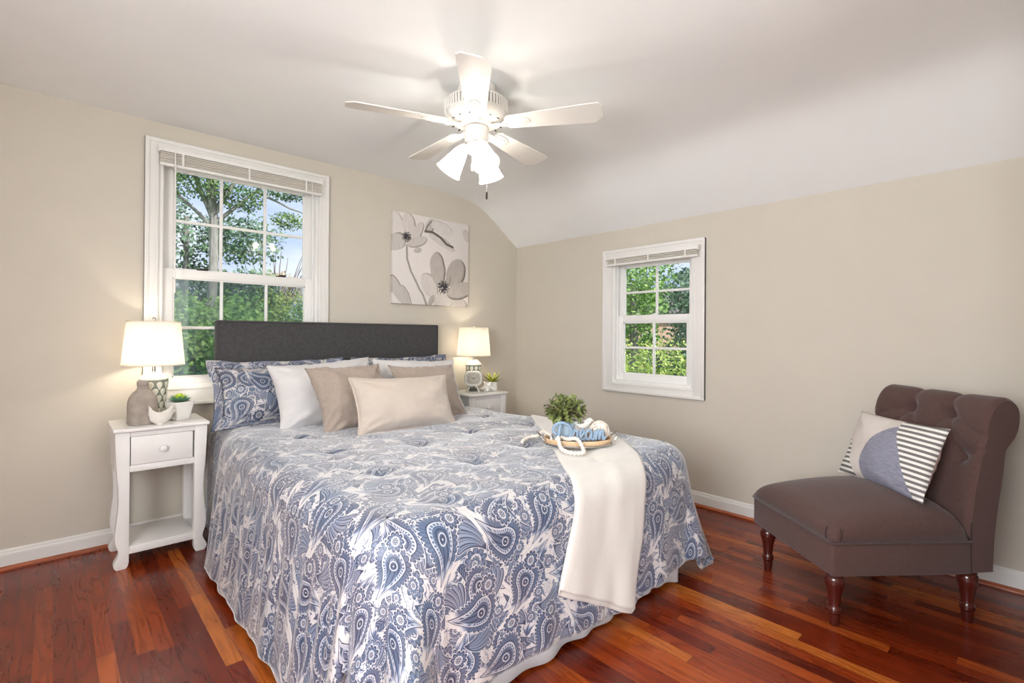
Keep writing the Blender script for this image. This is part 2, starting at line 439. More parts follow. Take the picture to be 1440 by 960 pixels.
def mat_paisley(name, sheen=.55):
    m, nt, b = nmat(name)
    t = nt.nodes.new('ShaderNodeTexCoord'); sp = nt.nodes.new('ShaderNodeSeparateXYZ'); nt.links.new(t.outputs['UV'], sp.inputs[0])
    u, v = X(nt, sp.outputs[0]), X(nt, sp.outputs[1])
    uv = t.outputs['UV']
    wx = noise_n(nt, uv, 3, 1); wy = noise_n(nt, vec(nt, u+7.0, v+3.0, 0.0), 3, 1)
    val = paisley_value(nt, (u+(wx-.5)*.06)*1.2, (v+(wy-.5)*.06)*1.2)
    hue = noise_n(nt, uv, 5, 2)
    ca = ramp(nt, val, [(0, srgb(206, 201, 198)), (.2, srgb(168, 169, 179)), (.42, srgb(112, 117, 137)), (.68, srgb(72, 79, 102)), (1, srgb(48, 53, 74))])
    cb = ramp(nt, val, [(0, srgb(206, 201, 198)), (.2, srgb(162, 170, 185)), (.42, srgb(96, 112, 138)), (.68, srgb(62, 78, 106)), (1, srgb(42, 54, 78))])
    mx = nt.nodes.new('ShaderNodeMix'); mx.data_type = 'RGBA'; nt.links.new(hue.step(.42, .6).k, mx.inputs[0])
    nt.links.new(ca, mx.inputs[6]); nt.links.new(cb, mx.inputs[7]); nt.links.new(mx.outputs[2], b.inputs['Base Color'])
    b.inputs['Roughness'].default_value = .42; b.inputs['Specular IOR Level'].default_value = .6
    b.inputs['Sheen Weight'].default_value = sheen; b.inputs['Sheen Roughness'].default_value = .35
    bump(nt, b, noise_n(nt, uv, 16, 4, .55, .4), .35, .012)
    return m
def mat_art():
    m, nt, b = nmat('painted_canvas'); x, y, z, v = coords(nt)
    W, H = .759, .741
    u, w = x/W, z/H
    n = noise_n(nt, v, 26, 4); streak = noise_n(nt, vec(nt, x*60, z*8, 0.0), 1.5, 3)
    u = u+(noise_n(nt, v, 7, 2)-.5)*.035; w = w+(noise_n(nt, vec(nt, x+4.0, 0.0, z), 7, 2)-.5)*.035
    val = n*.06+.04
    def petal(val, cx, cy, rx, ry, deg, tone=.30, edge=.62, side=.5):
        c, s_ = math.cos(R(deg)), math.sin(R(deg))
        dx, dy = u-cx, w-cy
        px = (dx*c+dy*s_)/rx; py = (dy*c-dx*s_)/ry
        d = (px*px+py*py*(1+0.0)).sqrt()
        inside = d.step(.94, 1.02, 1, 0)
        sh = (px*side+d*d*d*.75).step(.45, 1.2, 0, 1)
        rim = d.step(.84, .97, 0, 1)*px.step(-.2, .7, .1, .55)
        col = sh*(edge-tone)+tone+rim*.28+(streak-.5)*.22
        return val.mix(col, inside)
    def stroke(val, pts, wd, tone):
        for (ax, ay), (bx_, by) in zip(pts[:-1], pts[1:]):
            ex, ey = bx_-ax, by-ay; L2 = ex*ex+ey*ey
            t = ((((u-ax)*ex)+((w-ay)*ey))/L2).max(0.0).min(1.0)
            qx = u-ax-t*ex; qy = w-ay-t*ey
            d = (qx*qx+qy*qy).sqrt()
            val = val.max(d.step(wd*.5, wd*1.2, tone, 0))
        return val
    def centre(val, cx, cy, r, seed):
        dx, dy = u-cx, w-cy; d = (dx*dx+dy*dy).sqrt()
        k = noise_n(nt, vec(nt, u*1.0, w*1.0, seed), 42, 3)
        return val.max((d+(k-.5)*r*2.4).step(r*.75, r*.95, .96, 0)*k.step(.36, .46, .35, 1))
    for p in [(.05, .84, .09, .17, 15, .16, .32), (.19, .89, .085, .12, 8, .2, .5), (.29, .80, .06, .15, -32, .22, .6), (.05, .67, .12, .09, 35, .28, .6),
              (.30, .70, .055, .14, -68, .26, .62), (.30, .61, .03, .05, -70, .3, .6), (.46, .90, .055, .09, -30, .3, .75), (.62, .90, .07, .16, 75, .12, .2),
              (.62, .74, .05, .2, 65, .2, .42), (.05, .16, .07, .2, 35, .28, .55), (.17, .08, .04, .14, 25, .3, .6), (.97, .86, .05, .08, 30, .22, .3),
              (.46, .22, .1, .16, 32, .2, .42), (.66, .07, .16, .1, 10, .2, .38), (.86, .05, .14, .07, -28, .24, .5),
              (.57, .42, .105, .2, 6, .34, .7), (.82, .39, .13, .19, -22, .36, .7), (.88, .19, .1, .2, -72, .32, .72), (.48, .05, .03, .075, -28, .36, .7), (.70, .28, .035, .08, -28, .4, .75)]:
        val = petal(val, *p)
    val = stroke(val, [(.165, .64), (.175, .50), (.22, .36), (.30, .22), (.38, .10), (.42, .0)], .014, .5)
    val = stroke(val, [(.40, .83), (.50, .835), (.60, .79), (.68, .72), (.77, .70)], .017, .78)
    val = stroke(val, [(.40, .83), (.43, .90), (.48, .95)], .010, .7)
    val = centre(val, .163, .735, .065, 2.0); val = centre(val, .645, .215, .085, 6.0)
    col = ramp(nt, val, [(0, srgb(236, 230, 227)), (.2, srgb(214, 207, 202)), (.45, srgb(168, 160, 153)), (.7, srgb(118, 110, 105)), (.88, srgb(70, 68, 70)), (1, srgb(34, 38, 46))])
    nt.links.new(col, b.inputs['Base Color']); b.inputs['Roughness'].default_value = .75
    bump(nt, b, ((x*1500).sin()*(z*1500).sin()), .15, .001)
    M['art'] = m
def mat_stripe_pillow():
    m, nt, b = nmat('geometric_stripe_cotton'); x, y, z, v = coords(nt)
    # x across (-.24...24), z up (0...30): striped ends, pale wedge, grey chambray arc
    st = ((z-x*.02)*(2*PI/.0235)).sin().step(-.15, .15)
    weave = noise_n(nt, vec(nt, x*40, y*40, z*500), 1, 2)
    def mixc(f, a, c):
        k = nt.nodes.new('ShaderNodeMix'); k.data_type = 'RGBA'; nt.links.new(f.k, k.inputs[0])
        for s_, q in ((6, a), (7, c)):
            if isinstance(q, tuple): k.inputs[s_].default_value = q
            else: nt.links.new(q, k.inputs[s_])
        return k.outputs[2]
    stripes = mixc(st, srgb(116, 114, 112), srgb(238, 236, 230))
    pale = srgb(214, 206, 200)
    cham = ramp(nt, weave, [(.3, srgb(120, 122, 140)), (.7, srgb(158, 158, 172))])
    left = (x+.24-(.25-z)*.56).lt(0.0)             # lower left striped triangle
    dx, dz = x-.13, z-.10
    arc = (dx*dx+dz*dz).sqrt().lt(.205)
    right = (x-.055-(.30-z)*.52).gt(0.0)
    back = y.gt(.004)
    c = mixc(left, pale, stripes); c = mixc(arc, c, cham); c = mixc(right, c, stripes); c = mixc(back, c, srgb(172, 150, 146))
    nt.links.new(c, b.inputs['Base Color']); b.inputs['Roughness'].default_value = .9
    bump(nt, b, weave, .25, .0015); M['stripe'] = m
def mat_glass():
    m = bpy.data.materials.new('window_glass'); m.use_nodes = True; nt = m.node_tree; nt.nodes.clear()
    o = nt.nodes.new('ShaderNodeOutputMaterial'); t = nt.nodes.new('ShaderNodeBsdfTransparent'); g = nt.nodes.new('ShaderNodeBsdfGlossy')
    t.inputs[0].default_value = (.94, .97, .97, 1); g.inputs['Roughness'].default_value = .03
    f = nt.nodes.new('ShaderNodeFresnel'); f.inputs[0].default_value = 1.35
    x = nt.nodes.new('ShaderNodeMixShader'); nt.links.new(f.outputs[0], x.inputs[0]); nt.links.new(t.outputs[0], x.inputs[1]); nt.links.new(g.outputs[0], x.inputs[2])
    nt.links.new(x.outputs[0], o.inputs[0]); M['glass'] = m
    m = bpy.data.materials.new('insect_screen_mesh'); m.use_nodes = True; nt = m.node_tree; nt.nodes.clear()
    o = nt.nodes.new('ShaderNodeOutputMaterial'); t = nt.nodes.new('ShaderNodeBsdfTransparent'); d = nt.nodes.new('ShaderNodeBsdfDiffuse')
    d.inputs[0].default_value = srgb(104, 124, 128); x = nt.nodes.new('ShaderNodeMixShader'); x.inputs[0].default_value = .34
    nt.links.new(t.outputs[0], x.inputs[1]); nt.links.new(d.outputs[0], x.inputs[2]); nt.links.new(x.outputs[0], o.inputs[0]); M['screen'] = m
def mat_translucent(name, col, f, clear=0.0):
    m = bpy.data.materials.new(name); m.use_nodes = True; nt = m.node_tree; nt.nodes.clear()
    o = nt.nodes.new('ShaderNodeOutputMaterial'); t = nt.nodes.new('ShaderNodeBsdfTranslucent'); d = nt.nodes.new('ShaderNodeBsdfDiffuse')
    tc = nt.nodes.new('ShaderNodeTexCoord'); n = noise_n(nt, tc.outputs['Object'], 160, 2)
    c = ramp(nt, n, [(.3, tuple(q*.96 for q in col[:3])+(1,)), (.7, col)])
    nt.links.new(c, t.inputs[0]); nt.links.new(c, d.inputs[0])
    x = nt.nodes.new('ShaderNodeMixShader'); x.inputs[0].default_value = f
    nt.links.new(d.outputs[0], x.inputs[1]); nt.links.new(t.outputs[0], x.inputs[2])
    if clear:
        tr_ = nt.nodes.new('ShaderNodeBsdfTransparent'); tr_.inputs[0].default_value = (.98, .97, .95, 1); y = nt.nodes.new('ShaderNodeMixShader'); y.inputs[0].default_value = clear
        nt.links.new(x.outputs[0], y.inputs[1]); nt.links.new(tr_.outputs[0], y.inputs[2]); x = y
    nt.links.new(x.outputs[0], o.inputs[0]); return m
def mat_emit(name, col, s):
    m = bpy.data.materials.new(name); m.use_nodes = True; nt = m.node_tree; nt.nodes.clear()
    o = nt.nodes.new('ShaderNodeOutputMaterial'); e = nt.nodes.new('ShaderNodeEmission'); e.inputs[0].default_value = col; e.inputs[1].default_value = s
    nt.links.new(e.outputs[0], o.inputs[0]); return m
def mat_leaves(name, c0, c1, c2):
    m, nt, b = nmat(name); x, y, z, v = coords(nt)
    n = noise_n(nt, v, .9, 3); n2 = noise_n(nt, v, 9, 2)
    nt.links.new(ramp(nt, n*.55+n2*.45, [(.34, c0), (.5, c1), (.64, c2)]), b.inputs['Base Color'])
    b.inputs['Roughness'].default_value = .55
    try: b.inputs['Transmission Weight'].default_value = 0
    except Exception: pass
    return m
make_materials(); mat_floor(); mat_art(); mat_stripe_pillow(); mat_glass()
M['paisley'] = mat_paisley('blue_paisley_satin', .8); M['paisley_sham'] = mat_paisley('blue_paisley_sham_cotton', .2)
M['shade'] = mat_translucent('cream_lamp_shade', (.90, .87, .82, 1), .6)
M['frost'] = mat_translucent('frosted_white_glass', (.97, .96, .94, 1), .7, .5)
M['fan_bulb'] = mat_emit('warm_fan_bulb', (1, .95, .88, 1), FAN_BULB)
M['lamp_bulb'] = mat_emit('warm_lamp_bulb', (1, .88, .70, 1), LAMP_BULB)
M['leaf_green'] = mat_leaves('bright_green_foliage', srgb(70, 106, 52), srgb(122, 162, 78), srgb(184, 208, 124))
M['leaf_mid'] = mat_leaves('mid_green_foliage', srgb(50, 78, 46), srgb(88, 122, 66), srgb(146, 170, 100))
M['leaf_deep'] = mat_leaves('deep_green_foliage', srgb(58, 84, 72), srgb(92, 124, 98), srgb(146, 172, 132))
M['leaf_yellow'] = mat_leaves('yellow_green_foliage', srgb(104, 132, 58), srgb(160, 184, 86), srgb(212, 214, 130))
M['leaf_autumn'] = mat_leaves('pale_autumn_foliage', srgb(150, 120, 84), srgb(190, 158, 112), srgb(214, 196, 160))

# ------------------------------------------------------------------ the room
W1 = (-2.989, -1.905, .762, 2.347)      # casing of the back window: x0 x1 z0 z1
W2 = (-1.069, -1.946, .751, 1.899)      # casing of the side window: y0 y1 z0 z1
XL, YF = -4.45, -4.4                     # left wall, entry wall behind the camera
def room():
    struct(MB().box(XL-.14, .14, YF-.14, .14, -.12, 0).build('floor', M['floor'], smooth=False))
    m = MB(); a, b_ = W1[0]+.05, W1[1]-.05; lo, hi = W1[2]+.05, W1[3]-.05; t = .14; top = 2.56
    m.box(XL-.14, a, 0, t, -.1, top); m.box(b_, .14, 0, t, -.1, top); m.box(a, b_, 0, t, -.1, lo); m.box(a, b_, 0, t, hi, top)
    struct(m.build('wall_back', M['wall'], smooth=False))
    m = MB(); a, b_ = W2[1]+.05, W2[0]-.05; lo, hi = W2[2]+.05, W2[3]-.05; top = 2.10
    m.box(0, .14, YF-.14, a, -.1, top); m.box(0, .14, b_, 0, -.1, top); m.box(0, .14, a, b_, -.1, lo); m.box(0, .14, a, b_, hi, top)
    struct(m.build('wall_right', M['wall'], smooth=False))
    m = MB(); a, b_, lo, hi = -3.9, -2.5, .88, 2.12; top = 2.56  # unseen opening, added to let the left fill light in
    m.box(XL-.14, XL, YF-.14, a, -.1, top); m.box(XL-.14, XL, b_, 0, -.1, top); m.box(XL-.14, XL, a, b_, -.1, lo); m.box(XL-.14, XL, a, b_, hi, top)
    struct(m.build('wall_left', M['wall'], smooth=False))
    m = MB(); m.box(-1.75, 0, -3.70, -3.575, -.1, 2.56); m.box(-1.75, -1.63, YF, -3.70, -.1, 2.56)
    struct(m.build('wall_front', M['wall'], smooth=False))
    m = MB(); m.box(XL, -2.8, YF-.14, YF, -.1, 2.56); m.box(-1.9, -1.63, YF-.14, YF, -.1, 2.56); m.box(-2.8, -1.9, YF-.14, YF, 2.05, 2.56); m.box(-1.63, .14, YF-.14, YF, -.1, 2.56)
    struct(m.build('wall_entry', M['wall'], smooth=False))
    lowp = [(XL-.14, 2.446), (-1.0, 2.446), (-.85, 2.442), (-.72, 2.434), (-.62, 2.423), (-.55, 2.410), (-.49, 2.391), (-.43, 2.362), (-.37, 2.327), (-.31, 2.286), (-.2, 2.209), (-.1, 2.136), (0, 2.064), (.14, 1.964)]
    up = [(x, z+.12) for x, z in lowp[::-1]]
    struct(MB().prism(lowp+up, 'y', YF-.14, .14).build('ceiling', M['ceiling'], angle=30))
    # baseboards with a moulded cap, stained shoe moulding in front
    prof = [(0, 0), (0, .1), (-.005, .1), (-.009, .093), (-.010, .084), (-.014, .078), (-.015, .07), (-.015, 0)]
    struct(MB().prism(prof, 'x', XL, 0).build('baseboard_back', M['trim'], smooth=False))
    struct(MB().prism([(p[0], p[1]) for p in prof], 'y', -3.575, -.016).build('baseboard_right', M['trim'], smooth=False))
    shoe = [(-.015, 0), (-.015, .019), (-.019, .018), (-.024, .014), (-.028, .008), (-.029, 0)]
    struct(MB().prism(shoe, 'x', XL, -.016).build('trim_1', M['shoe'], smooth=False))
    struct(MB().prism(shoe, 'y', -3.575, -.03).build('trim_2', M['shoe'], smooth=False))
    prof2 = [(-3.575-p[0], p[1]) for p in prof]
    struct(MB().prism(prof2, 'x', -1.75, -.016).build('baseboard_front', M['trim'], smooth=False))
room()

def window(name, loc, rz, W, z0, z1, cw, oz, gu, gl, guz, glz, vm_u, vm_l, hu, hl, screen):
    """double hung window; local x across, y outward, z up. gu/gl: glass x range of the upper / lower sash"""
    root = bpy.data.objects.new(name, None); C.objects.link(root); root.location = loc; root.rotation_euler = (0, 0, rz); root['kind'] = 'structure'
    t = .018; m = MB()
    # casing: four mitred boards with a raised outer bead
    def ring(m, x0, x1, za, zb, w, y0, y1, wb=None):
        wb = wb or w
        m.box(x0, x0+w, y0, y1, za, zb, .002); m.box(x1-w, x1, y0, y1, za, zb, .002)
        m.box(x0+w-.001, x1-w+.001, y0, y1, zb-w, zb, .002); m.box(x0+w-.001, x1-w+.001, y0, y1, za, za+wb, .002)
    ring(m, 0, W, z0, z1, cw, -t, .02, oz[0]-z0)
    ring(m, 0, W, z0, z1, .022, -t-.008, .02)
    ring(m, cw-.016, W-cw+.016, oz[0]-.016, z1-cw+.016, .012, -t-.004, .02)
    m.build('casing', M['trim'], root)
    m = MB(); x0, x1 = cw, W-cw
    ring(m, x0, x1, oz[0], oz[1], .022, -.002, .13)
    m.box(x0+.022, x0+.030, .03, .045, oz[0], oz[1]); m.box(x1-.030, x1-.022, .03, .045, oz[0], oz[1])
    m.box(x0+.022, x0+.030, .075, .085, oz[0], oz[1]); m.box(x1-.030, x1-.022, .075, .085, oz[0], oz[1])
    m.build('jamb', M['vinyl'], root)
    def sash(nm, y0, y1, sx0, sx1, sz0, sz1, g, gz, vms, h):
        m = MB()
        m.box(sx0, g[0], y0, y1, sz0, sz1, .003); m.box(g[1], sx1, y0, y1, sz0, sz1, .003)
        m.box(g[0]-.001, g[1]+.001, y0, y1, sz0, gz[0], .003); m.box(g[0]-.001, g[1]+.001, y0, y1, gz[1], sz1, .003)
        # glazing bead stepping in towards the glass
        yc = (y0+y1)/2
        m.box(g[0], g[0]+.008, yc-.006, yc+.006, gz[0], gz[1]); m.box(g[1]-.008, g[1], yc-.006, yc+.006, gz[0], gz[1])
        m.box(g[0], g[1], yc-.006, yc+.006, gz[0], gz[0]+.008); m.box(g[0], g[1], yc-.006, yc+.006, gz[1]-.008, gz[1])
        s_ = m.build(nm, M['vinyl'], root)
        m = MB()
        for vx in vms: m.box(vx-.009, vx+.009, yc-.007, yc+.007, gz[0], gz[1], .002)
        m.box(g[0], g[1], yc-.0068, yc+.0068, h-.009, h+.009, .002)
        m.build('muntin_grid', M['vinyl'], s_)
        MB().box(g[0]+.002, g[1]-.002, yc-.002, yc+.002, gz[0]+.002, gz[1]-.002).build('glass_pane', M['glass'], s_, smooth=False)
        return s_
    sash('upper_sash', .078, .108, x0+.024, x1-.024, guz[0]-.035, oz[1]-.012, gu, guz, vm_u, hu)
    low = sash('lower_sash', .044, .074, x0+.024, x1-.024, oz[0]+.012, glz[1]+.055, gl, glz, vm_l, hl)
    for k in ((.25, .75) if W > 1 else (.5,)):
        q = x0+(x1-x0)*k; lk = MB()
        lk.box(q-.03, q+.03, .044, .072, glz[1]+.054, glz[1]+.062, .002); lk.lathe([(.012, 0), (.012, .008)], 12, (q, .058, glz[1]+.06)); lk.box(q-.005, q+.035, .050, .058, glz[1]+.062, glz[1]+.070, .002)
        lk.build('sash_lock', M['dark_metal'] if W > 1 else M['vinyl'], low)
    if screen:
        MB().box(gl[0]-.01, gl[1]+.01, .122, .1225, glz[0]-.02, glz[1]+.03).build('insect_screen', M['screen'], root, smooth=False)
    return root
window('window_1', (W1[0], 0, 0), 0, 1.084, W1[2], W1[3], .069, (.872, 2.290), (.154, .946), (.150, .943), (1.594, 2.205), (.928, 1.539), (.416, .682), (.414, .684), 1.895, 1.233, True)
window('window_2', (0, W2[0], 0), -PI/2, .877, W2[2], W2[3], .086, (.822, 1.82), (.141, .717), (.158, .714), (1.361, 1.76), (.897, 1.309), (.437,), (.434,), 1.553, 1.107, False)

def blind(name, label, loc, rz, L, zt, zb, wand, back):
    root = thing(name, label, 'blind', loc, rz)
    y0, y1 = -.055, -.030
    m = MB(); m.box(0, L, y0, y1, zt-.028, zt, .002); m.box(-.006, .004, y0-.004, y1+.004, zt-.034, zt+.003, .001); m.box(L-.004, L+.006, y0-.004, y1+.004, zt-.034, zt+.003, .001)
    m.build('headrail', M['trim'], root)
    m = MB(); z = zb+.021; n = 0
    while z < zt-.036:
        e_ = .003*math.sin(n*2.1); m.prism([(y0-.003+e_, z), (-.043, z+.0045), (y1+.002, z), (y1+.002, z+.0022), (-.043, z+.0068), (y0-.003+e_, z+.0042)], 'x', .004+.002*math.sin(n*1.7), L-.004+.002*math.sin(n*2.9)); z += .0098; n += 1
    m.build('slats', M['blind_slat'], root, smooth=False)
    MB().box(.002, L-.002, y0+.001, y1-.001, zb, zb+.019, .004).build('bottom_rail', M['trim'], root)
    for k in ((.12, .5, .88)):
        MB().box(L*k-.006, L*k+.006, y0-.004, y0-.001, zb+.004, zt-.026, .001).build('ladder_tape', M['trim'], root)
    if wand:
        MB().tube([(.075, y0-.008, zt-.03), (.077, y0-.010, zt-.3), (.078, y0-.008, zt-.86)], .004, 8).build('tilt_wand', M['trim'], root)
        m = MB(); m.tube([(L-.075, y0-.004, zt-.02), (L-.075, y0-.006, zt-.35), (L-.074, y0-.005, zt-.62)], .0025, 6); m.lathe([(.003, .02), (.008, .012), (.009, -.01), (.004, -.018)], 10, (L-.074, y0-.005, zt-.635))
        m.build('lift_cord', M['trim'], root)
    return root
blind('window_blind', 'grey slatted blind drawn fully up at the window behind the bed', (-2.924, 0, 0), 0, .958, 2.297, 2.186, True, 0)
blind('window_blind', 'white slatted blind drawn fully up at the small window right of the bed', (0, -1.120, 0), -PI/2, .792, 1.846, 1.765, False, 0)

def art():
    root = thing('canvas_painting', 'square canvas painting of grey flowers on the wall above the headboard', 'painting', (-1.392, -.002, 1.449))
    MB().box(0, .759, -.034, 0, 0, .741, .003).build('painted_canvas', M['art'], root)
    m = MB(); m.box(.02, .739, 0, .0015, .02, .721); m.build('stretcher_back', M['tray_wood'], root, smooth=False)
art()

# ------------------------------------------------------------------ bed
BXL, BXR, BYF, BZ = -2.735, -.955, -2.375, .642
CR, ER = .20, .10
def drape(X_, Y_, lift=0.0, detail=True):
    """cloth coordinates -> world point lying on the made bed; past the edges the cloth hangs"""
    head = sstep(-.75, -.42, Y_)
    xl, xr, yf = BXL+.065*head, BXR-.05*head, BYF
    cx = min(max(X_, xl+CR), xr-CR); cy = max(Y_, yf+CR)
    vx, vy = X_-cx, Y_-cy; D = math.hypot(vx, vy)
    z = BZ; px, py = X_, Y_
    if D > 1e-6:
        nx, ny = vx/D, vy/D; cor = (2*abs(nx*ny))
        d = D*(1-.19*cor*cor)-(CR-ER)
        if d > 0:
            La = ER*PI/2
            side = 1-head*.9 if abs(nx) > .5 else 1
            if d < La: th = d/ER; out = ER*math.sin(th); z = BZ-ER*(1-math.cos(th)); h = 0
            else:
                h = d-La; z = BZ-ER-h; out = ER
            # perimeter coordinate for the folds
            if cor < 1e-4: s = cy if abs(nx) > .5 else cx
            else: s = cx*.6+cy*.6+math.atan2(ny, nx)*.33
            if detail:
                amp = sstep(.0, .5, h)
                wav = math.sin(s*23+1.3)*.55+math.sin(s*41+.6)*.3+noise.noise((s*6, h*2, 3.1))*.8
                left = nx < -.5
                a = (.010 if left else .013)+.055*cor*cor
                out += amp*a*wav*side+h*((.13 if nx < -.5 and cor < .5 else .055)+.24*cor*cor)*side
                if left: out += .0045*math.sin(s*74+math.sin(s*9))*sstep(.02, .2, h)*(1-.85*sstep(.30, .46, h))*side
                if cor > .05: out += cor*cor*.05*amp*math.sin(math.atan2(ny, nx)*9)
            if z < .02:
                ex = .02-z; out += ex*.45; z = .02+.05*(1-math.exp(-ex*25))+.010*abs(math.sin(ex*40))
            px, py = cx+nx*(CR-ER+out), cy+ny*(CR-ER+out)
            if D < 1e-4: px, py = X_, Y_
    if detail:
        e = sstep(.02, .2, min(X_-BXL, BXR-X_, Y_-BYF))
        zz = noise.noise((X_*3.1, Y_*3.1, 1.7))*.010+noise.noise((X_*9, Y_*7, 4.2))*.004
        for tx in (-2.42, -2.02, -1.62, -1.22):
            for ty in (-.95, -1.4, -1.85, -2.3):
                qx, qy = X_-tx, Y_-ty-.05*math.sin(tx*7); rr = math.hypot(qx, qy)
                if rr < .3: zz += -.016*math.exp(-(rr/.032)**2)-.006*math.exp(-(rr/.11)**2)*(.6+.4*math.cos(5*math.atan2(qy, qx)))
        if D < CR: z += zz*(.4+.6*e)
        # long soft pleats dropping over the left edge
    return Vector((px, py, z+lift))
def bed():
    root = thing('bed', 'queen bed with charcoal upholstered headboard and pale skirt', 'bed', (-1.845, 0, 0))
    ox = 1.845
    m = MB(); m.box(-2.60+ox, -1.06+ox, -2.24, -.13, .36, .60, .06, 3); m.build('mattress', M['mattress'], root)
    m = MB(); m.box(-2.585+ox, -1.075+ox, -2.22, -.14, .12, .355, .015); m.build('box_spring', M['mattress'], root)
    hb = MB(); hb.box(-2.637+ox, -1.008+ox, -.122, -.045, .52, 1.281, .012, 3); hb.build('headboard', M['headboard'], root)
    m = MB(); t = .004
    m.tube([(x+ox, -.122, z) for x, z in [(-2.629, .53), (-2.629, 1.272), (-1.016, 1.272), (-1.016, .53)]], .005, 6); m.build('headboard_welt', M['headboard'], root)
    for x in (-2.60, -1.045): MB().box(x-.03+ox, x+.03+ox, -.085, -.05, .02, .56, .004).build('headboard_leg', M['black'], root)
    for x in (-2.55, -1.12):
        for y in (-.3, -2.15): MB().box(x-.025+ox, x+.025+ox, y-.025, y+.025, 0, .125, .004).build('frame_leg', M['black'], root)
    def panel(pts, n, zt, zb):
        P = spline(pts, n); mm = MB()
        def fn(i, j):
            p = P[i]; t = j/8; a = .002+.007*t
            w = math.sin(i*.55)*a+noise.noise((i*.13, t*2, 2))*.012*t
            d = (P[min(i+1, n-1)]-P[max(i-1, 0)]).normalized(); nn = Vector((d.y, -d.x, 0))
            return p+nn*w+Vector((0, 0, zt+(zb-zt)*t+.006*math.sin(i*.31)*t))
        mm.grid(fn, n, 9); return mm
    for nm, pts in (('left', [(-2.62+ox, -.2, 0), (-2.625+ox, -1.2, 0), (-2.625+ox, -2.26, 0)]), ('foot', [(-2.61+ox, -2.325, 0), (-1.9+ox, -2.335, 0), (-1.30+ox, -2.33, 0)]), ('corner', [(-1.285+ox, -2.325, 0), (-1.16+ox, -2.355, 0), (-1.08+ox, -2.335, 0)]), ('right', [(-1.04+ox, -2.26, 0), (-1.035+ox, -1.2, 0), (-1.04+ox, -.2, 0)])):
        o = panel(pts, 90 if nm != 'corner' else 24, .33, .014).build('bed_skirt', M['skirt'], root)
        md = o.modifiers.new('thick', 'SOLIDIFY'); md.thickness = .002
bed()
def comforter():
    La = ER*PI/2
    x0, x1 = BXL+CR-(CR-ER)-La-.505, BXR-CR+(CR-ER)+La+.49
    y0, y1 = BYF+CR-(CR-ER)-La-.435, -.135
    nx, ny = 200, 186
    m = MB()
    pt = lambda i, j: (x0+(x1-x0)*i/(nx-1), y0+(y1-y0)*j/(ny-1))
    def fn(i, j):
        a, b_ = pt(i, j); b_ += .02*math.sin(a*5.1+.5)*(1-sstep(0, .3, (b_-y0))); return drape(a, b_)
    m.grid(fn, nx, ny, uv=lambda i, j: pt(i, j))
    o = m.build('comforter', M['paisley'], None, angle=180)
    tag(o, 'blue and white paisley comforter spread over the bed and hanging down its sides', 'comforter')
    md = o.modifiers.new('thick', 'SOLIDIFY'); md.thickness = .014; md.offset = -1
comforter()
def throw():
    Lf = spline([(-.66, -.80, 0), (-.97, -1.165, 0), (-1.33, -1.62, 0), (-1.62, -1.98, 0), (-1.82, -2.22, 0), (-1.93, -2.37, 0), (-1.975, -2.48, 0), (-2.06, -2.668, 0)], 90)
    Rt = spline([(-.62, -1.22, 0), (-.85, -1.60, 0), (-1.10, -1.955, 0), (-1.30, -2.19, 0), (-1.45, -2.36, 0), (-1.49, -2.48, 0), (-1.52, -2.65, 0), (-1.61, -2.90, 0)], 90)
    nv = 36; m = MB()
    def base(i, t):
        p = Lf[i].lerp(Rt[i], t); e = 4e-3
        a = drape(p.x, p.y); bx = drape(p.x+e, p.y); by = drape(p.x, p.y+e)
        n = (bx-a).cross(by-a)
        if n.length < 1e-12: n = Vector((0, 0, 1))
        n.normalize(); return a, n
    def layer(lift, ext, shift):
        def fn(i, j):
            t = j/(nv-1); a, n = base(i, shift[0]+(shift[1]-shift[0])*t)
            w = noise.noise((t*5, i*.03, 7))*.006+math.sin(t*11+i*.02)*.0035+.003+.006*sstep(55, 85, i)*math.sin(t*9+.5)
            edge = -.004*(sstep(.06, 0, t)+sstep(.94, 1, t))
            p = a+n*(lift+w+edge)
            if i > 80: p.z -= ext*(i-80)/9; p += n*.004*(i-80)/9
            return p
        return m.grid(fn, 90, nv)
    A = layer(.024, 0, (0, 1)); B = layer(.012, .022, (.012, .985))
    # rolled sides joining both layers
    for j in (0, nv-1):
        for i in range(89): m.bm.faces.new((A[i][j], A[i+1][j], B[i+1][j], B[i][j]))
    o = m.build('throw_blanket', M['plush'], None, angle=180)
    tag(o, 'white plush throw laid diagonally across the foot of the bed', 'blanket')
    md = o.modifiers.new('thick', 'SOLIDIFY'); md.thickness = .005; md.offset = 0
throw()

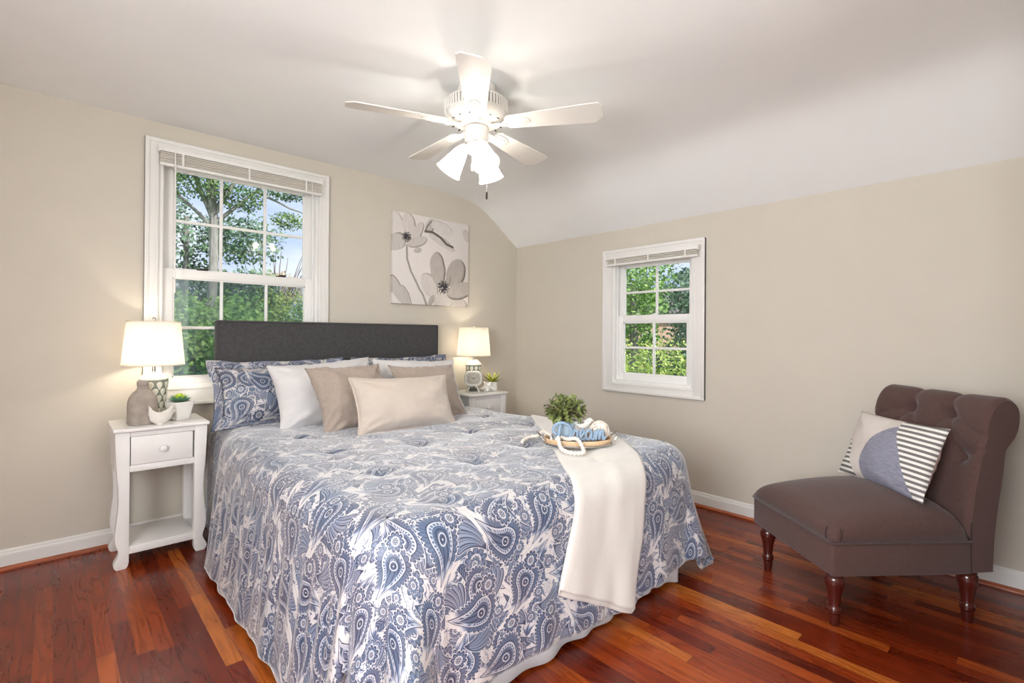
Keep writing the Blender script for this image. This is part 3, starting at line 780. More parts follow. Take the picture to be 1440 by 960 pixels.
# ------------------------------------------------------------------ pillows
def pillow(name, label, group, loc, rot, w, h, t, mat, seed, flange=0, pipe=None, ear=.085, soft=2.2, wr=.014, cat='pillow', uvs=None):
    root = thing(name, label, cat, loc, 0, group); root.rotation_euler = rot
    n = 44; m = MB()
    def P(a, b_, sgn):

        fx = (1-abs(a)**soft); fz = (1-abs(b_)**soft)
        th = t/2*max(0, fx)**.6*max(0, fz)**.6*1.12
        x = a*w/2*(1-ear*(1-b_*b_)*abs(a)**2); z = b_*h/2*(1-ear*1.1*(1-a*a)*abs(b_)**2)
        k = noise.noise((a*2.2+seed, b_*2.2, sgn*3))*wr+noise.noise((a*6+seed, b_*5, sgn))*wr*.35
        k += .5*wr*math.sin(9*math.atan2(b_, a+.01)+seed)*(abs(a*b_)**1.3)
        q_ = min(1-abs(a), 1-abs(b_)); along = a*w if abs(b_) > abs(a) else b_*h
        k += wr*.55*math.exp(-(q_/.16)**2)*math.sin(along*46+seed*3+math.sin(along*17+seed)*1.5)*sgn
        dc = math.hypot(1-abs(a), 1-abs(b_)); k += wr*.9*math.exp(-(dc/.5)**2)*math.sin(10*math.atan2(1-abs(b_), 1-abs(a)+.02)+seed)
        k += wr*1.1*noise.noise((a*1.6+seed*2, b_*1.1-seed, 5.0))
        th = th+k*min(1, th/(t*.25))
        th -= .04*t*(1-b_)*0
        sag = -.10*t*max(0, b_)**2*0
        y = -sgn*th+noise.noise((a*1.4, b_*1.4, seed))*wr*1.2
        # the lower side bulges and settles
        if b_ < -.6 and sgn > 0: y -= t*.06*(-b_-.6)
        return Vector((x, y, z+h/2*.985))
    V = []
    for sgn in (1, -1):
        V.append(m.grid(lambda i, j: P(-1+2*i/(n-1), -1+2*j/(n-1), sgn), n, n, uv=lambda i, j: (w*i/(n-1)+seed*.37, h*j/(n-1)+seed*.21+sgn)))
    bmesh.ops.remove_doubles(m.bm, verts=m.bm.verts[:], dist=.0008)
    body = m.build('cover', mat, root, angle=180)
    prm = [(-1+2*k/(n-1), -1) for k in range(n-1)]+[(1, -1+2*k/(n-1)) for k in range(n-1)]+[(1-2*k/(n-1), 1) for k in range(n-1)]+[(-1, 1-2*k/(n-1)) for k in range(n-1)]
    ring = [P(a, b_, 1) for a, b_ in prm]
    c = Vector((0, 0, h/2))
    if flange:
        f = MB(); N = len(ring)
        def fn(i, j):
            p = ring[i]; a, b_ = prm[i]
            ux = math.copysign(sstep(.90, 1, abs(a)), a); uz = math.copysign(sstep(.90, 1, abs(b_)), b_)
            tt = j/4
            off = Vector((ux, 0, uz))*flange*tt
            off.y = (math.sin(i*.42+seed)*.012+noise.noise((i*.11, seed, 1))*.012)*tt
            if uz < 0: off.z *= .35; off.y -= .01*tt
            return p+off
        f.grid(fn, N, 5, cu=True, uv=lambda i, j: (ring[i % N].x+seed+.01*j, ring[i % N].z+.02*j))
        o = f.build('flange', mat, root, angle=180); md = o.modifiers.new('thick', 'SOLIDIFY'); md.thickness = .006; md.offset = 0
    if pipe:
        MB().tube(ring, .0055, 8, closed=True).build('piping', pipe, root)
    return root
ZB = BZ+.004
lean = lambda h, d: -math.asin(min(.95, d/h))
pillow('pillow_sham', 'blue paisley pillow sham against the headboard, nearest the window', 'paisley shams', (-2.30, -.375, ZB+.012), (lean(.40, .17), 0, R(-2)), .74, .375, .17, M['paisley_sham'], 1.3, flange=.045)
pillow('pillow_sham', 'blue paisley pillow sham at the far side, half behind a white pillow', 'paisley shams', (-1.395, -.355, ZB+.012), (lean(.40, .15), 0, R(2)), .74, .365, .16, M['paisley_sham'], 5.1, flange=.045)
pillow('pillow', 'white pillow leaning between the left paisley sham and a taupe pillow', 'white pillows', (-2.085, -.60, ZB), (lean(.43, .19), R(-2.5), R(3)), .68, .43, .20, M['white_cloth'], 2.2, ear=.09)
pillow('pillow', 'white pillow half hidden behind the right taupe pillow', 'white pillows', (-1.435, -.59, ZB), (lean(.42, .19), R(1.5), R(-4)), .68, .42, .19, M['white_cloth'], 3.4, ear=.09)
pillow('throw_pillow', 'square taupe linen pillow at left, partly behind the cream lumbar pillow', 'taupe pillows', (-2.03, -.865, ZB), (lean(.43, .22), R(-1.5), R(6)), .50, .425, .19, M['taupe'], 6.7, ear=.10, wr=.018)
pillow('throw_pillow', 'square taupe linen pillow of which only the top shows above the cream lumbar pillow', 'taupe pillows', (-1.505, -.825, ZB), (lean(.42, .22), R(1), R(-4)), .50, .41, .16, M['taupe'], 8.2, ear=.10, wr=.018)
pillow('lumbar_pillow', 'cream piped lumbar pillow in front of all the bed pillows', None, (-1.845, -1.07, ZB), (lean(.34, .15), R(1.2), R(-2)), .64, .335, .19, M['cream_cloth'], 9.9, pipe=M['cream_cloth'], ear=.075, wr=.011)

# ------------------------------------------------------------------ nightstands
def nightstand():
    root = thing('nightstand', 'white nightstand with one drawer at the left of the bed under the window', 'nightstand', (-2.94, -.232, 0), 0, 'white one-drawer nightstands')
    m = MB(); m.box(-.21, .21, -.19, .19, .694, .712, .005, 3); m.build('table_top', M['white_paint'], root)
    S_ = [(.694, 0), (.655, 0), (.58, .003), (.50, .007), (.42, .013), (.36, .016), (.30, .014), (.24, .008), (.19, .003), (.155, .002), (.125, .006), (.10, .015), (.08, .018), (.06, .012), (.04, .001), (.025, -.003), (.01, .001), (0, .010)]
    inn = [(0, .048), (.012, .056), (.03, .060), (.08, .060), (.694, .060)]
    for sx in (-1, 1):
        for y0, y1 in ((-.172, -.124), (.124, .172)):
            poly = [(sx*(.201-d), z) for z, d in S_]+[(sx*(.201-d), z) for z, d in inn]
            MB().prism(poly, 'y', y0, y1, .003).build('leg', M['white_paint'], root)
    m = MB()
    m.box(-.142, .142, -.165, -.145, .667, .694); m.box(-.142, .142, -.165, -.125, .486, .519, .002)
    m.box(-.1985, -.18, -.124, .124, .486, .694); m.box(.18, .1985, -.124, .124, .486, .694); m.box(-.142, .142, .15, .168, .486, .694)
    m.box(-.142, .142, -.125, .15, .486, .496); m.build('apron', M['white_paint'], root)
    d = MB(); d.box(-.137, .134, -.167, -.150, .521, .665, .002); d.box(-.125, .125, -.150, .12, .525, .535); d.box(-.125, -.115, -.15, .12, .525, .64); d.box(.115, .125, -.15, .12, .525, .64)
    dr = d.build('drawer', M['white_paint'], root)
    rot = Matrix.Translation((-.002, -.167, .592))@Matrix.Rotation(R(90), 4, 'X')
    MB().lathe([(.009, 0), (.007, .006), (.0075, .011), (.0145, .016), (.0175, .022), (.016, .029), (.009, .033), (.001, .034)], 20, mat=rot).build('knob', M['white_paint'], dr)
    m = MB(); m.box(-.142, .142, -.166, .166, .069, .109, .003); m.box(-.18, .18, -.122, .122, .08, .098); m.build('shelf', M['white_paint'], root)
    return root
ns = nightstand()
nsr = copy_tree(ns); nsr.location = (-.695, -.232, 0); nsr['label'] = 'white nightstand with one drawer in the corner at the right of the bed'

# ------------------------------------------------------------------ lamps
def table_lamp():
    root = thing('table_lamp', 'lit table lamp with cream shade on the left nightstand behind the grey jug', 'lamp', (-2.958, -.176, .712), 0, 'pair of ceramic table lamps')
    prof = [(.046, 0), (.050, .004), (.050, .012), (.047, .018), (.050, .03), (.056, .09), (.062, .15), (.067, .20), (.069, .226), (.067, .232), (.055, .244), (.046, .254), (.040, .258), (.036, .266), (.030, .268)]
    MB().lathe(prof, 40).build('lamp_base', M['lamp_groove'], root)
    m = MB(); m.lathe([(.0695, .226), (.0695, .233), (.056, .246), (.047, .256), (.041, .260), (.037, .268), (.02, .269)], 40)
    m.build('shoulder', M['lamp_drop'], root)
    rel = MB()
    def rad(z):
        for (r0, z0), (r1, z1) in zip(prof[:-1], prof[1:]):
            if z0 <= z <= z1 and z1 > z0: return r0+(r1-r0)*(z-z0)/(z1-z0)
        return .05
    for row, zc in enumerate((.200, .163, .126, .089, .052)):
        for k in range(10):
            a0 = 2*PI*(k+.5*(row % 2))/10
            def fn(i, j):
                t = i/11*2*PI; s_ = j/4
                # drop outline: round above, pointed below
                lx = math.sin(t)*.0162*(1 if math.cos(t) > 0 else (1-abs(math.cos(t))*.75)); lz = math.cos(t)*(.017 if math.cos(t) > 0 else .030)
                z = zc+lz*s_; r = rad(max(.005, min(.228, z))); dep = .0035*(1-s_**4)-.0028*math.exp(-(s_/.45)**2)
                an = a0+lx*s_/r
                return Vector(((r+dep)*math.cos(an), (r+dep)*math.sin(an), z))
            rel.grid(fn, 12, 5, cu=True)
    rel.build('teardrop_relief', M['lamp_drop'], root, fix=True)
    m = MB(); m.lathe([(.009, .262), (.009, .30), (.015, .302), (.015, .345), (.010, .35), (.006, .352)], 16)
    m.tube([(.0, .016, .30), (.0, .042, .36), (.0, .045, .46), (0, .02, .535), (0, 0, .552), (0, -.02, .535), (0, -.045, .46), (0, -.042, .36), (0, -.016, .30)], .002, 6)
    m.lathe([(.003, .548), (.003, .556), (.008, .56), (.009, .566), (.006, .573), (.001, .576)], 12); m.build('harp_and_finial', M['chrome'], root)
    MB().ball((0, 0, .392), .026, 16, (1, 1, 1.25)).build('bulb', M['lamp_bulb'], root)
    m = MB(); m.lathe([(.147, .306), (.125, .552), (.1235, .552), (.1455, .306), (.147, .306)], 64, cap=False)
    sh = m.build('lamp_shade', M['shade'], root)
    m = MB(); m.lathe([(.148, .306), (.1475, .314), (.1462, .314), (.1462, .306), (.148, .306)], 64, cap=False); m.build('shade_trim', M['shade'], sh); m = MB(); m.lathe([(.1265, .545), (.1258, .553), (.1235, .553), (.1245, .545), (.1265, .545)], 64, cap=False)
    m.build('shade_trim', M['shade'], sh)
    m = MB()
    for k in range(3):
        a = 2*PI*k/3; m.tube([(0, 0, .548), (.124*math.cos(a), .124*math.sin(a), .546)], .0015, 6)
    m.build('shade_spider', M['chrome'], sh)
    return root
tl = table_lamp()
tr = copy_tree(tl); tr.location = (-.672, -.172, .712); tr['label'] = 'lit table lamp with cream shade on the right nightstand behind the clock'

# ------------------------------------------------------------------ things on the left nightstand
TZ = .712
def stone_jug():
    root = thing('stoneware_jug', 'weathered grey stoneware jug with short neck on the left nightstand', 'jug', (-3.020, -.302, TZ))
    MB().lathe([(.05, 0), (.062, .002), (.066, .008), (.067, .05), (.067, .10), (.065, .125), (.058, .148), (.045, .168), (.030, .182), (.0245, .190), (.0235, .204)], 48, ey=.68, sq=2.6).build('jug_body', M['stone'], root)
    MB().lathe([(.0235, .203), (.026, .206), (.0265, .222), (.025, .230), (.019, .230), (.0185, .20), (.015, .18)], 32, ey=.8).build('jug_neck', M['stone'], root)
stone_jug()
def bird_dish():
    root = thing('bird_dish', 'small white bird-shaped ceramic dish in front of the grey jug', 'dish', (-2.942, -.362, TZ), R(4))
    n, k = 41, 24; m = MB()
    # hull sections from tail (left) to beak (right); hollow from above
    def sec(i):
        t = i/(n-1); x = -.060+.124*t
        w = .034*max(.02, math.sin(PI*min(1, max(0, (t*.93+.03))))**.8)
        if t > .84: w = .010*(1-t)/.16+.0015
        keel = .050*(abs(t-.42)/.5)**2.2
        rim = .060+.038*(abs(t-.46)/.46)**1.8
        if t > .84: rim = .088-.028*(t-.84)/.16; keel = max(keel, .060+.01*(t-.84)/.16-.022*(1-t)/.16)
        if t < .04: keel = max(keel, .05)
        return x, w, min(keel, rim-.003), rim
    def fn(i, j):
        x, w, kl, rim = sec(i); a = 2*PI*j/k
        y = math.cos(a)*w; s_ = math.sin(a); t = i/(n-1)
        if s_ <= 0: z = rim+(kl-rim)*(-s_)**.7
        else: z = rim-(rim-kl)*.72*s_ if .12 < t < .80 else rim+.006*s_
        return Vector((x, y, z))
    V = m.grid(fn, n, k, cv=True); m.bm.faces.new(V[0]); m.bm.faces.new(V[-1][::-1])
    m.build('dish_body', M['ceramic_matte'], root, angle=60)
    MB().lathe([(.016, 0), (.018, .002), (.016, .006), (.012, .010)], 24, (-.008, 0, 0)).build('foot_ring', M['ceramic_matte'], root)
bird_dish()
def leaf_blade(m, base, direction, length, width, up=(0, 0, 1), curl=.25, thick=.2, tip=.55):
    d = Vector(direction).normalized(); u = Vector(up); s_ = d.cross(u).normalized(); n_ = s_.cross(d).normalized()
    P = Vector(base); rows = []
    for i in range(7):
        t = i/6; w = width*math.sin(PI*(t*.86+.12))**.8*(1 if t < .99 else .05)
        c = P+d*length*t+n_*length*curl*t*t
        rows.append((c-s_*w/2, c-n_*width*thick*(1-t), c+s_*w/2, c+n_*width*thick*.4*(1-t)))
    V = [[m.bm.verts.new(p) for p in r_] for r_ in rows]
    for i in range(6):
        for k in range(4): m.bm.faces.new((V[i][k], V[i][(k+1) % 4], V[i+1][(k+1) % 4], V[i+1][k]))
    m.bm.faces.new(V[0][::-1]); m.bm.faces.new(V[-1])
def succulent():
    root = thing('potted_succulent', 'green rosette succulent in square white pot on the left nightstand', 'plant', (-2.848, -.262, TZ), R(24))
    b = MB(); n = 4
    def sq(h, z, r):
        pts = []
        for cx, cy, a0 in ((1, 1, 0), (-1, 1, 90), (-1, -1, 180), (1, -1, 270)):
            for k in range(5):
                a = R(a0+22.5*k); pts.append(Vector((cx*(h-r)+r*math.cos(a), cy*(h-r)+r*math.sin(a), z)))
        return pts
    rows = [sq(.030, 0, .008), sq(.036, .004, .008), sq(.043, .04, .009), sq(.0515, .085, .010), sq(.053, .104, .010), sq(.049, .104, .008), sq(.047, .09, .008)]
    V = [[b.bm.verts.new(p) for p in r_] for r_ in rows]
    for i in range(len(V)-1):
        for k in range(20): b.bm.faces.new((V[i][k], V[i][(k+1) % 20], V[i+1][(k+1) % 20], V[i+1][k]))
    b.bm.faces.new(V[0][::-1])
    b.build('pot', M['ceramic'], root, angle=50)
    m = MB(); m.box(-.046, .046, -.046, .046, .082, .096, .004); m.build('soil', M['soil'], root)
    o_, i_ = MB(), MB()
    for ring, (cnt, el, ln, wd, mb) in enumerate(((10, 12, .064, .026, o_), (9, 28, .056, .025, o_), (8, 44, .046, .022, i_), (7, 60, .040, .020, i_), (5, 76, .036, .016, i_))):
        for k in range(cnt):
            a = 2*PI*(k+.5*(ring % 2))/cnt+ring*.3
            leaf_blade(mb, (.004*math.cos(a), .004*math.sin(a), .100+ring*.003), (math.cos(a)*math.cos(R(el)), math.sin(a)*math.cos(R(el)), math.sin(R(el))), ln, wd, curl=.18, thick=.3)
    o_.build('outer_leaves', M['succ_out'], root, angle=60); i_.build('heart_leaves', M['succ_in'], root, angle=60)
succulent()

# ------------------------------------------------------------------ things on the right nightstand
def text_mesh(s, size, depth=.0006):
    cu = bpy.data.curves.new('t', 'FONT'); cu.body = s; cu.size = size; cu.align_x = 'CENTER'; cu.align_y = 'CENTER'; cu.extrude = depth
    o = bpy.data.objects.new('t', cu); C.objects.link(o); bpy.context.view_layer.update()
    me = bpy.data.meshes.new_from_object(o.evaluated_get(bpy.context.evaluated_depsgraph_get()))
    bpy.data.objects.remove(o, do_unlink=True); bpy.data.curves.remove(cu); return me
def rrect(w, h, r, n=6):
    pts = []
    for cx, cy, a0 in ((1, 1, 0), (-1, 1, 90), (-1, -1, 180), (1, -1, 270)):
        for k in range(n+1):
            a = R(a0+90*k/n); pts.append((cx*(w/2-r)+r*math.cos(a), cy*(h/2-r)+r*math.sin(a)))
    return pts
def clock():
    root = thing('table_clock', 'white retro table clock on splayed legs on the right nightstand', 'clock', (-.748, -.262, TZ), R(-32))
    zc = .118
    off = lambda P: [(x, z+zc) for x, z in P]
    b = MB()
    P0, P1 = off(rrect(.146, .122, .040)), off(rrect(.120, .098, .034))
    n = len(P0)
    rows = [(off(rrect(.118, .096, .034)), .030), (off(rrect(.138, .114, .038)), .024), (P0, .008), (P0, -.026), (off(rrect(.140, .116, .038)), -.033), (off(rrect(.124, .100, .034)), -.033), (off(rrect(.118, .094, .032)), -.024)]
    V = [[b.bm.verts.new((x, y, z)) for x, z in Q] for Q, y in rows]
    for i in range(len(V)-1):
        for k in range(n): b.bm.faces.new((V[i][k], V[i][(k+1) % n], V[i+1][(k+1) % n], V[i+1][k]))
    b.bm.faces.new(V[0]); b.bm.faces.new(V[-1][::-1]); b.build('clock_case', M['ceramic'], root, angle=50)
    f = MB().prism(off(rrect(.116, .092, .031)), 'y', -.0245, -.0255).build('dial', M['dial'], root, smooth=False)
    k = MB()
    for h in range(1, 13):
        a = PI/2-h*PI/6; me = text_mesh(str(h), .0125); bb = bmesh.new(); bb.from_mesh(me)
        bmesh.ops.transform(bb, matrix=Matrix.Translation((math.cos(a)*.044, -.0262, zc+math.sin(a)*.036))@Matrix.Rotation(R(90), 4, 'X'), verts=bb.verts[:]); k._merge(bb); bpy.data.meshes.remove(me)
    k.build('numerals', M['ink'], f, smooth=False, fix=False)
    hd = MB()
    for a, L, w in ((R(150), .024, .0042), (R(28), .034, .0034)):
        c = Matrix.Translation((0, -.0272, zc))@Matrix.Rotation(-a, 4, 'Y')
        hd.prism([(-.006, -w/2), (L, -w/4), (L, w/4), (-.006, w/2)], 'y', -.0006, .0006, mat=c)
    hd.lathe([(.004, 0), (.004, .003)], 12, mat=Matrix.Translation((0, -.0265, zc))@Matrix.Rotation(R(90), 4, 'X')); hd.build('hands', M['ink'], f, smooth=False)
    for sx in (-1, 1):
        for y in (-.016, .016):
            MB().tube([(sx*.026, y, .062), (sx*.052, y*1.5, 0)], [.0062, .0045], 10).build('leg', M['ceramic'], root)
    MB().box(-.034, .034, -.021, .021, .052, .066, .004).build('leg_plate', M['ceramic'], root)
clock()
def star():
    root = thing('star_ornament', 'white faceted star ornament beside the clock on the right nightstand', 'ornament', (-.632, -.315, TZ), R(10))
    b = bmesh.new(); bmesh.ops.create_icosphere(b, subdivisions=1, radius=.030)
    fs = b.faces[:]
    r_ = bmesh.ops.poke(b, faces=[f for f in fs if (f.index*7) % 3 != 1])
    for v in r_['verts']: v.co = v.co.normalized()*.056
    zmin = min(v.co.z for v in b.verts)
    for v in b.verts: v.co.z -= zmin
    m = MB(); m._merge(b); m.build('star_points', M['ceramic'], root, smooth=False)
star()
def lime_plant():
    root = thing('potted_plant', 'spiky yellow-green plant in small white pot on the right nightstand', 'plant', (-.528, -.262, TZ))
    MB().lathe([(.030, 0), (.036, .003), (.042, .05), (.045, .078), (.041, .078), (.038, .062)], 32).build('pot', M['ceramic'], root)
    MB().lathe([(.039, .058), (.039, .068), (.01, .070)], 24).build('soil', M['soil'], root)
    r_ = random.Random(4)
    m = MB()
    for k in range(26):
        a = 2*PI*k/26+r_.uniform(-.15, .15); el = R(r_.uniform(22, 72)); L = r_.uniform(.085, .125)
        leaf_blade(m, (.012*math.cos(a), .012*math.sin(a), .066), (math.cos(a)*math.cos(el), math.sin(a)*math.cos(el), math.sin(el)), L, .021, curl=-.22, thick=.14)
    m.build('leaves', M['leaf_lime'], root, angle=60)
lime_plant()

# ------------------------------------------------------------------ tray and decorations on the bed
def bed_z(x, y): return drape(x, y).z
TRZ = BZ+.036; TRX, TRY = -1.512, -2.042; TRA = R(-41); TRS = .87
def tl2w(lx, ly, k=None):
    k = TRS if k is None else k; lx *= k; ly *= k
    return TRX+lx*math.cos(TRA)-ly*math.sin(TRA), TRY+lx*math.sin(TRA)+ly*math.cos(TRA)
def tray():
    root = thing('oval_tray', 'oval wooden tray with silver rim and handles on the white throw', 'tray', (TRX, TRY, TRZ), TRA); root.scale = (TRS,)*3
    el = lambda r_, a: (r_*math.cos(a)*1.0, r_*math.sin(a)*.66)
    m = MB(); m.lathe([(.165, .003), (.176, .005), (.184, .012), (.189, .036), (.186, .039), (.182, .036), (.176, .0115), (.02, .0115), (.02, .003)], 72, ey=.69, cap=False); m.build('tray_body', M['tray_wood'], root)
    m = MB(); m.lathe([(.150, 0), (.176, .001), (.190, .006), (.194, .013), (.191, .016), (.186, .012), (.172, .003), (.150, .002), (.150, 0)], 72, ey=.70, cap=False); m.build('rim', M['chrome'], root)
    for sx in (-1, 1):
        pts = spline([(sx*.192, -.052, .032), (sx*.206, -.047, .046), (sx*.222, -.03, .062), (sx*.228, 0, .068), (sx*.222, .03, .062), (sx*.206, .047, .046), (sx*.192, .052, .032)], 24)
        m = MB(); m.tube(pts, .0045, 8); m.ball((sx*.193, -.052, .033), .007, 10); m.ball((sx*.193, .052, .033), .007, 10); m.build('handle', M['chrome'], root)
tray()
TT = TRZ+.0115*TRS
def bush():
    x, y = tl2w(-.062, .052)
    root = thing('potted_greenery', 'bushy green leafy plant in pale blue pot on the oval tray', 'plant', (x, y, TT), 0)
    MB().lathe([(.034, 0), (.040, .003), (.046, .05), (.050, .094), (.052, .098), (.047, .098), (.043, .08)], 36).build('pot', M['pot_blue'], root)
    MB().lathe([(.044, .078), (.044, .088), (.01, .09)], 24).build('soil', M['soil'], root)
    r_ = random.Random(12); m = MB(); st = MB()
    for k in range(560):
        while True:
            p = Vector((r_.uniform(-1, 1), r_.uniform(-1, 1), r_.uniform(-.75, 1)))
            if .35 < p.length < 1: break
        c = Vector((p.x*.098, p.y*.098, .150+p.z*.062))
        d = Vector((p.x, p.y, p.z*.8+.2))*.6+Vector((r_.uniform(-1, 1), r_.uniform(-1, 1), r_.uniform(-.8, .8)))
        leaf_blade(m, c, d, r_.uniform(.022, .034), r_.uniform(.013, .019), curl=r_.uniform(-.4, .2), thick=.05)
        if k % 9 == 0: st.tube([(0, 0, .086), c*.5+Vector((0, 0, .06)), c], .0014, 5)
    m.build('leaves', M['leaf_dark'], root, angle=60); st.build('stems', M['twig'], root)
bush()
def dream_sign():
    x, y = tl2w(.012, -.048)
    root = thing('word_sign', 'powder blue script sign reading Dream standing on the oval tray', 'sign', (x, y, TT), TRA+R(-3)); root.scale = (.9,)*3
    def stroke(pts, r_, K, n=40):
        P = spline([(a, 0, b_) for a, b_ in pts], n)
        return [Vector((p.x, p.y, p.z*K+.004)) for p in P], r_*(1.0 if K > 1 else 1)
    L = {'D': [([(-.112, .092), (-.116, .06), (-.122, .024)], .0085), ([(-.092, .030), (-.118, .014), (-.136, .016), (-.130, .028), (-.112, .020), (-.088, .014), (-.062, .030), (-.052, .060), (-.066, .090), (-.098, .106), (-.128, .100), (-.146, .080), (-.146, .056), (-.134, .046)], .0085)],
         'r': [([(-.050, .016), (-.040, .040), (-.034, .054), (-.028, .048), (-.020, .050), (-.022, .034), (-.020, .018), (-.008, .016)], .0072)],
         'e': [([(-.010, .018), (.006, .034), (.014, .046), (.006, .055), (-.004, .046), (-.006, .028), (.004, .015), (.018, .018)], .0072)],
         'a': [([(.052, .046), (.040, .055), (.026, .044), (.024, .026), (.034, .015), (.046, .024), (.054, .048), (.052, .024), (.058, .015), (.066, .018)], .0072)],
         'm': [([(.066, .018), (.074, .050), (.076, .016)], .0072), ([(.076, .018), (.086, .050), (.094, .050), (.094, .018)], .0072), ([(.094, .018), (.104, .050), (.113, .050), (.112, .024), (.118, .016), (.126, .026)], .0072)]}
    for ch, strokes in L.items():
        m = MB()
        for pts, r_ in strokes:
            P, r_ = stroke(pts, r_, 1.0 if ch == 'D' else 1.28); m.tube(P, r_, 12, ry=.0085, up=(0, 1, 0))
            m.ball(P[0], r_, 10); m.ball(P[-1], r_, 10)
        m.build('letter_'+ch.lower(), M['sign_blue'], root)
    MB().box(-.130, .112, -.012, .012, 0, .012, .003).build('sign_base', M['sign_base'], root)
dream_sign()
def bird_figure():
    x, y = tl2w(.026, .034)
    root = thing('bird_figurine', 'small white spotted bird figurine behind the blue sign on the tray', 'figurine', (x, y, TT), TRA+R(10)); root.scale = (.82, .82, .95)
    m = MB(); n = 26
    sec = [(-.052, .098, .004), (-.036, .092, .010), (-.016, .084, .018), (.004, .080, .023), (.022, .084, .022), (.036, .093, .018), (.048, .101, .0165), (.060, .103, .012), (.068, .101, .006), (.078, .099, .002)]
    P = spline([(a, 0, b_) for a, b_, c in sec], n); Q = spline([(c, 0, 0) for a, b_, c in sec], n)
    m.tube(P, [max(.001, q.x) for q in Q], 18, up=(0, 1, 0), ry=None)
    b = m.build('bird_body', M['ceramic_matte'], root)
    m = MB()
    for a, z, s_ in ((-.012, .090, .006), (.006, .094, .0075), (.02, .086, .0065), (.036, .098, .0055), (.012, .078, .005), (-.026, .092, .0045)):
        m.ball((a, -.0165 if a < .03 else -.0145, z), s_, 10, (1, .45, 1))
    m.build('spots', M['spot'], b)
    m = MB()
    for s_ in (-1, 1): m.tube([(.006, s_*.006, .062), (.010, s_*.009, .012)], .003, 8)
    m.lathe([(.026, 0), (.026, .010), (.022, .014), (.004, .015)], 24, (.008, 0, 0)); m.build('perch', M['ceramic_matte'], root)
bird_figure()
def knot_ball():
    x, y = tl2w(.126, .026)
    root = thing('rattan_ball', 'whitewashed woven rattan ball at the right end of the tray', 'decorative ball', (x, y, TT)); root.scale = (1.02,)*3
    r0 = .045
    r_ = random.Random(3); m = MB()
    for k in range(15):
        ax = Vector((r_.uniform(-1, 1), r_.uniform(-1, 1), r_.uniform(-1, 1))).normalized(); u = ax.orthogonal().normalized(); v = ax.cross(u)
        rr = r0*(.93+.07*r_.random()); o_ = r_.uniform(-.3, .3)
        pts = [Vector((0, 0, r0+.004))+(u*math.cos(2*PI*i/40)+v*math.sin(2*PI*i/40))*rr*math.sqrt(1-o_*o_)+ax*rr*o_ for i in range(40)]
        m.tube(pts, .0042, 6, closed=True)
    m.build('woven_strands', M['bead'], root)
    MB().ball((0, 0, r0+.004), r0*.86, 20).build('core', M['bead'], root)
knot_ball()
def silver_ball():
    x, y = tl2w(-.148, -.030)
    root = thing('silver_bauble', 'small shiny silver bauble at the left end of the tray', 'ornament', (x, y, TT)); root.scale = (TRS,)*3
    MB().ball((0, 0, .020), .020, 20).build('bauble_body', M['chrome'], root)
    MB().lathe([(.006, .038), (.006, .045), (.003, .047)], 12).build('cap', M['chrome'], root)
silver_ball()
def garland():
    # a bead string looped over the tray's near rim and onto the throw and comforter
    def w(lx, ly, dz): x, y = tl2w(lx, ly, 1.0); return (x, y, BZ+dz)
    path = [w(-.262, .11, .022), w(-.245, .16, .026), w(-.21, .185, .034), w(-.178, .15, .045), w(-.160, .085, .078), w(-.13, .03, .074), w(-.108, -.02, .066), w(-.107, -.06, .070), w(-.106, -.097, .084), w(-.103, -.132, .056), w(-.088, -.165, .042), w(-.052, -.203, .040), w(-.014, -.198, .040), w(.0, -.165, .044), w(-.022, -.118, .084), w(-.06, -.07, .074), w(-.092, -.03, .076)]
    P = spline(path, 500); L = 0; out = [P[0]]
    for a, b_ in zip(P[:-1], P[1:]):
        L += (b_-a).length
        if L >= .0162: out.append(b_); L = 0
    root = thing('bead_garland', 'string of cream wooden beads looped over the front of the tray', 'bead garland', tuple(out[0]))
    o0 = out[0]; st = MB(); st.tube([p-o0 for p in out], .0022, 6); st.build('cord', M['bead'], root)
    src = None
    for p in out:
        if src is None: src = MB().ball((0, 0, 0), .0098, 12).build('bead', M['bead'], root, loc=tuple(p-o0))
        else:
            c = src.copy(); C.objects.link(c); c.parent = root; c.location = p-o0
garland()

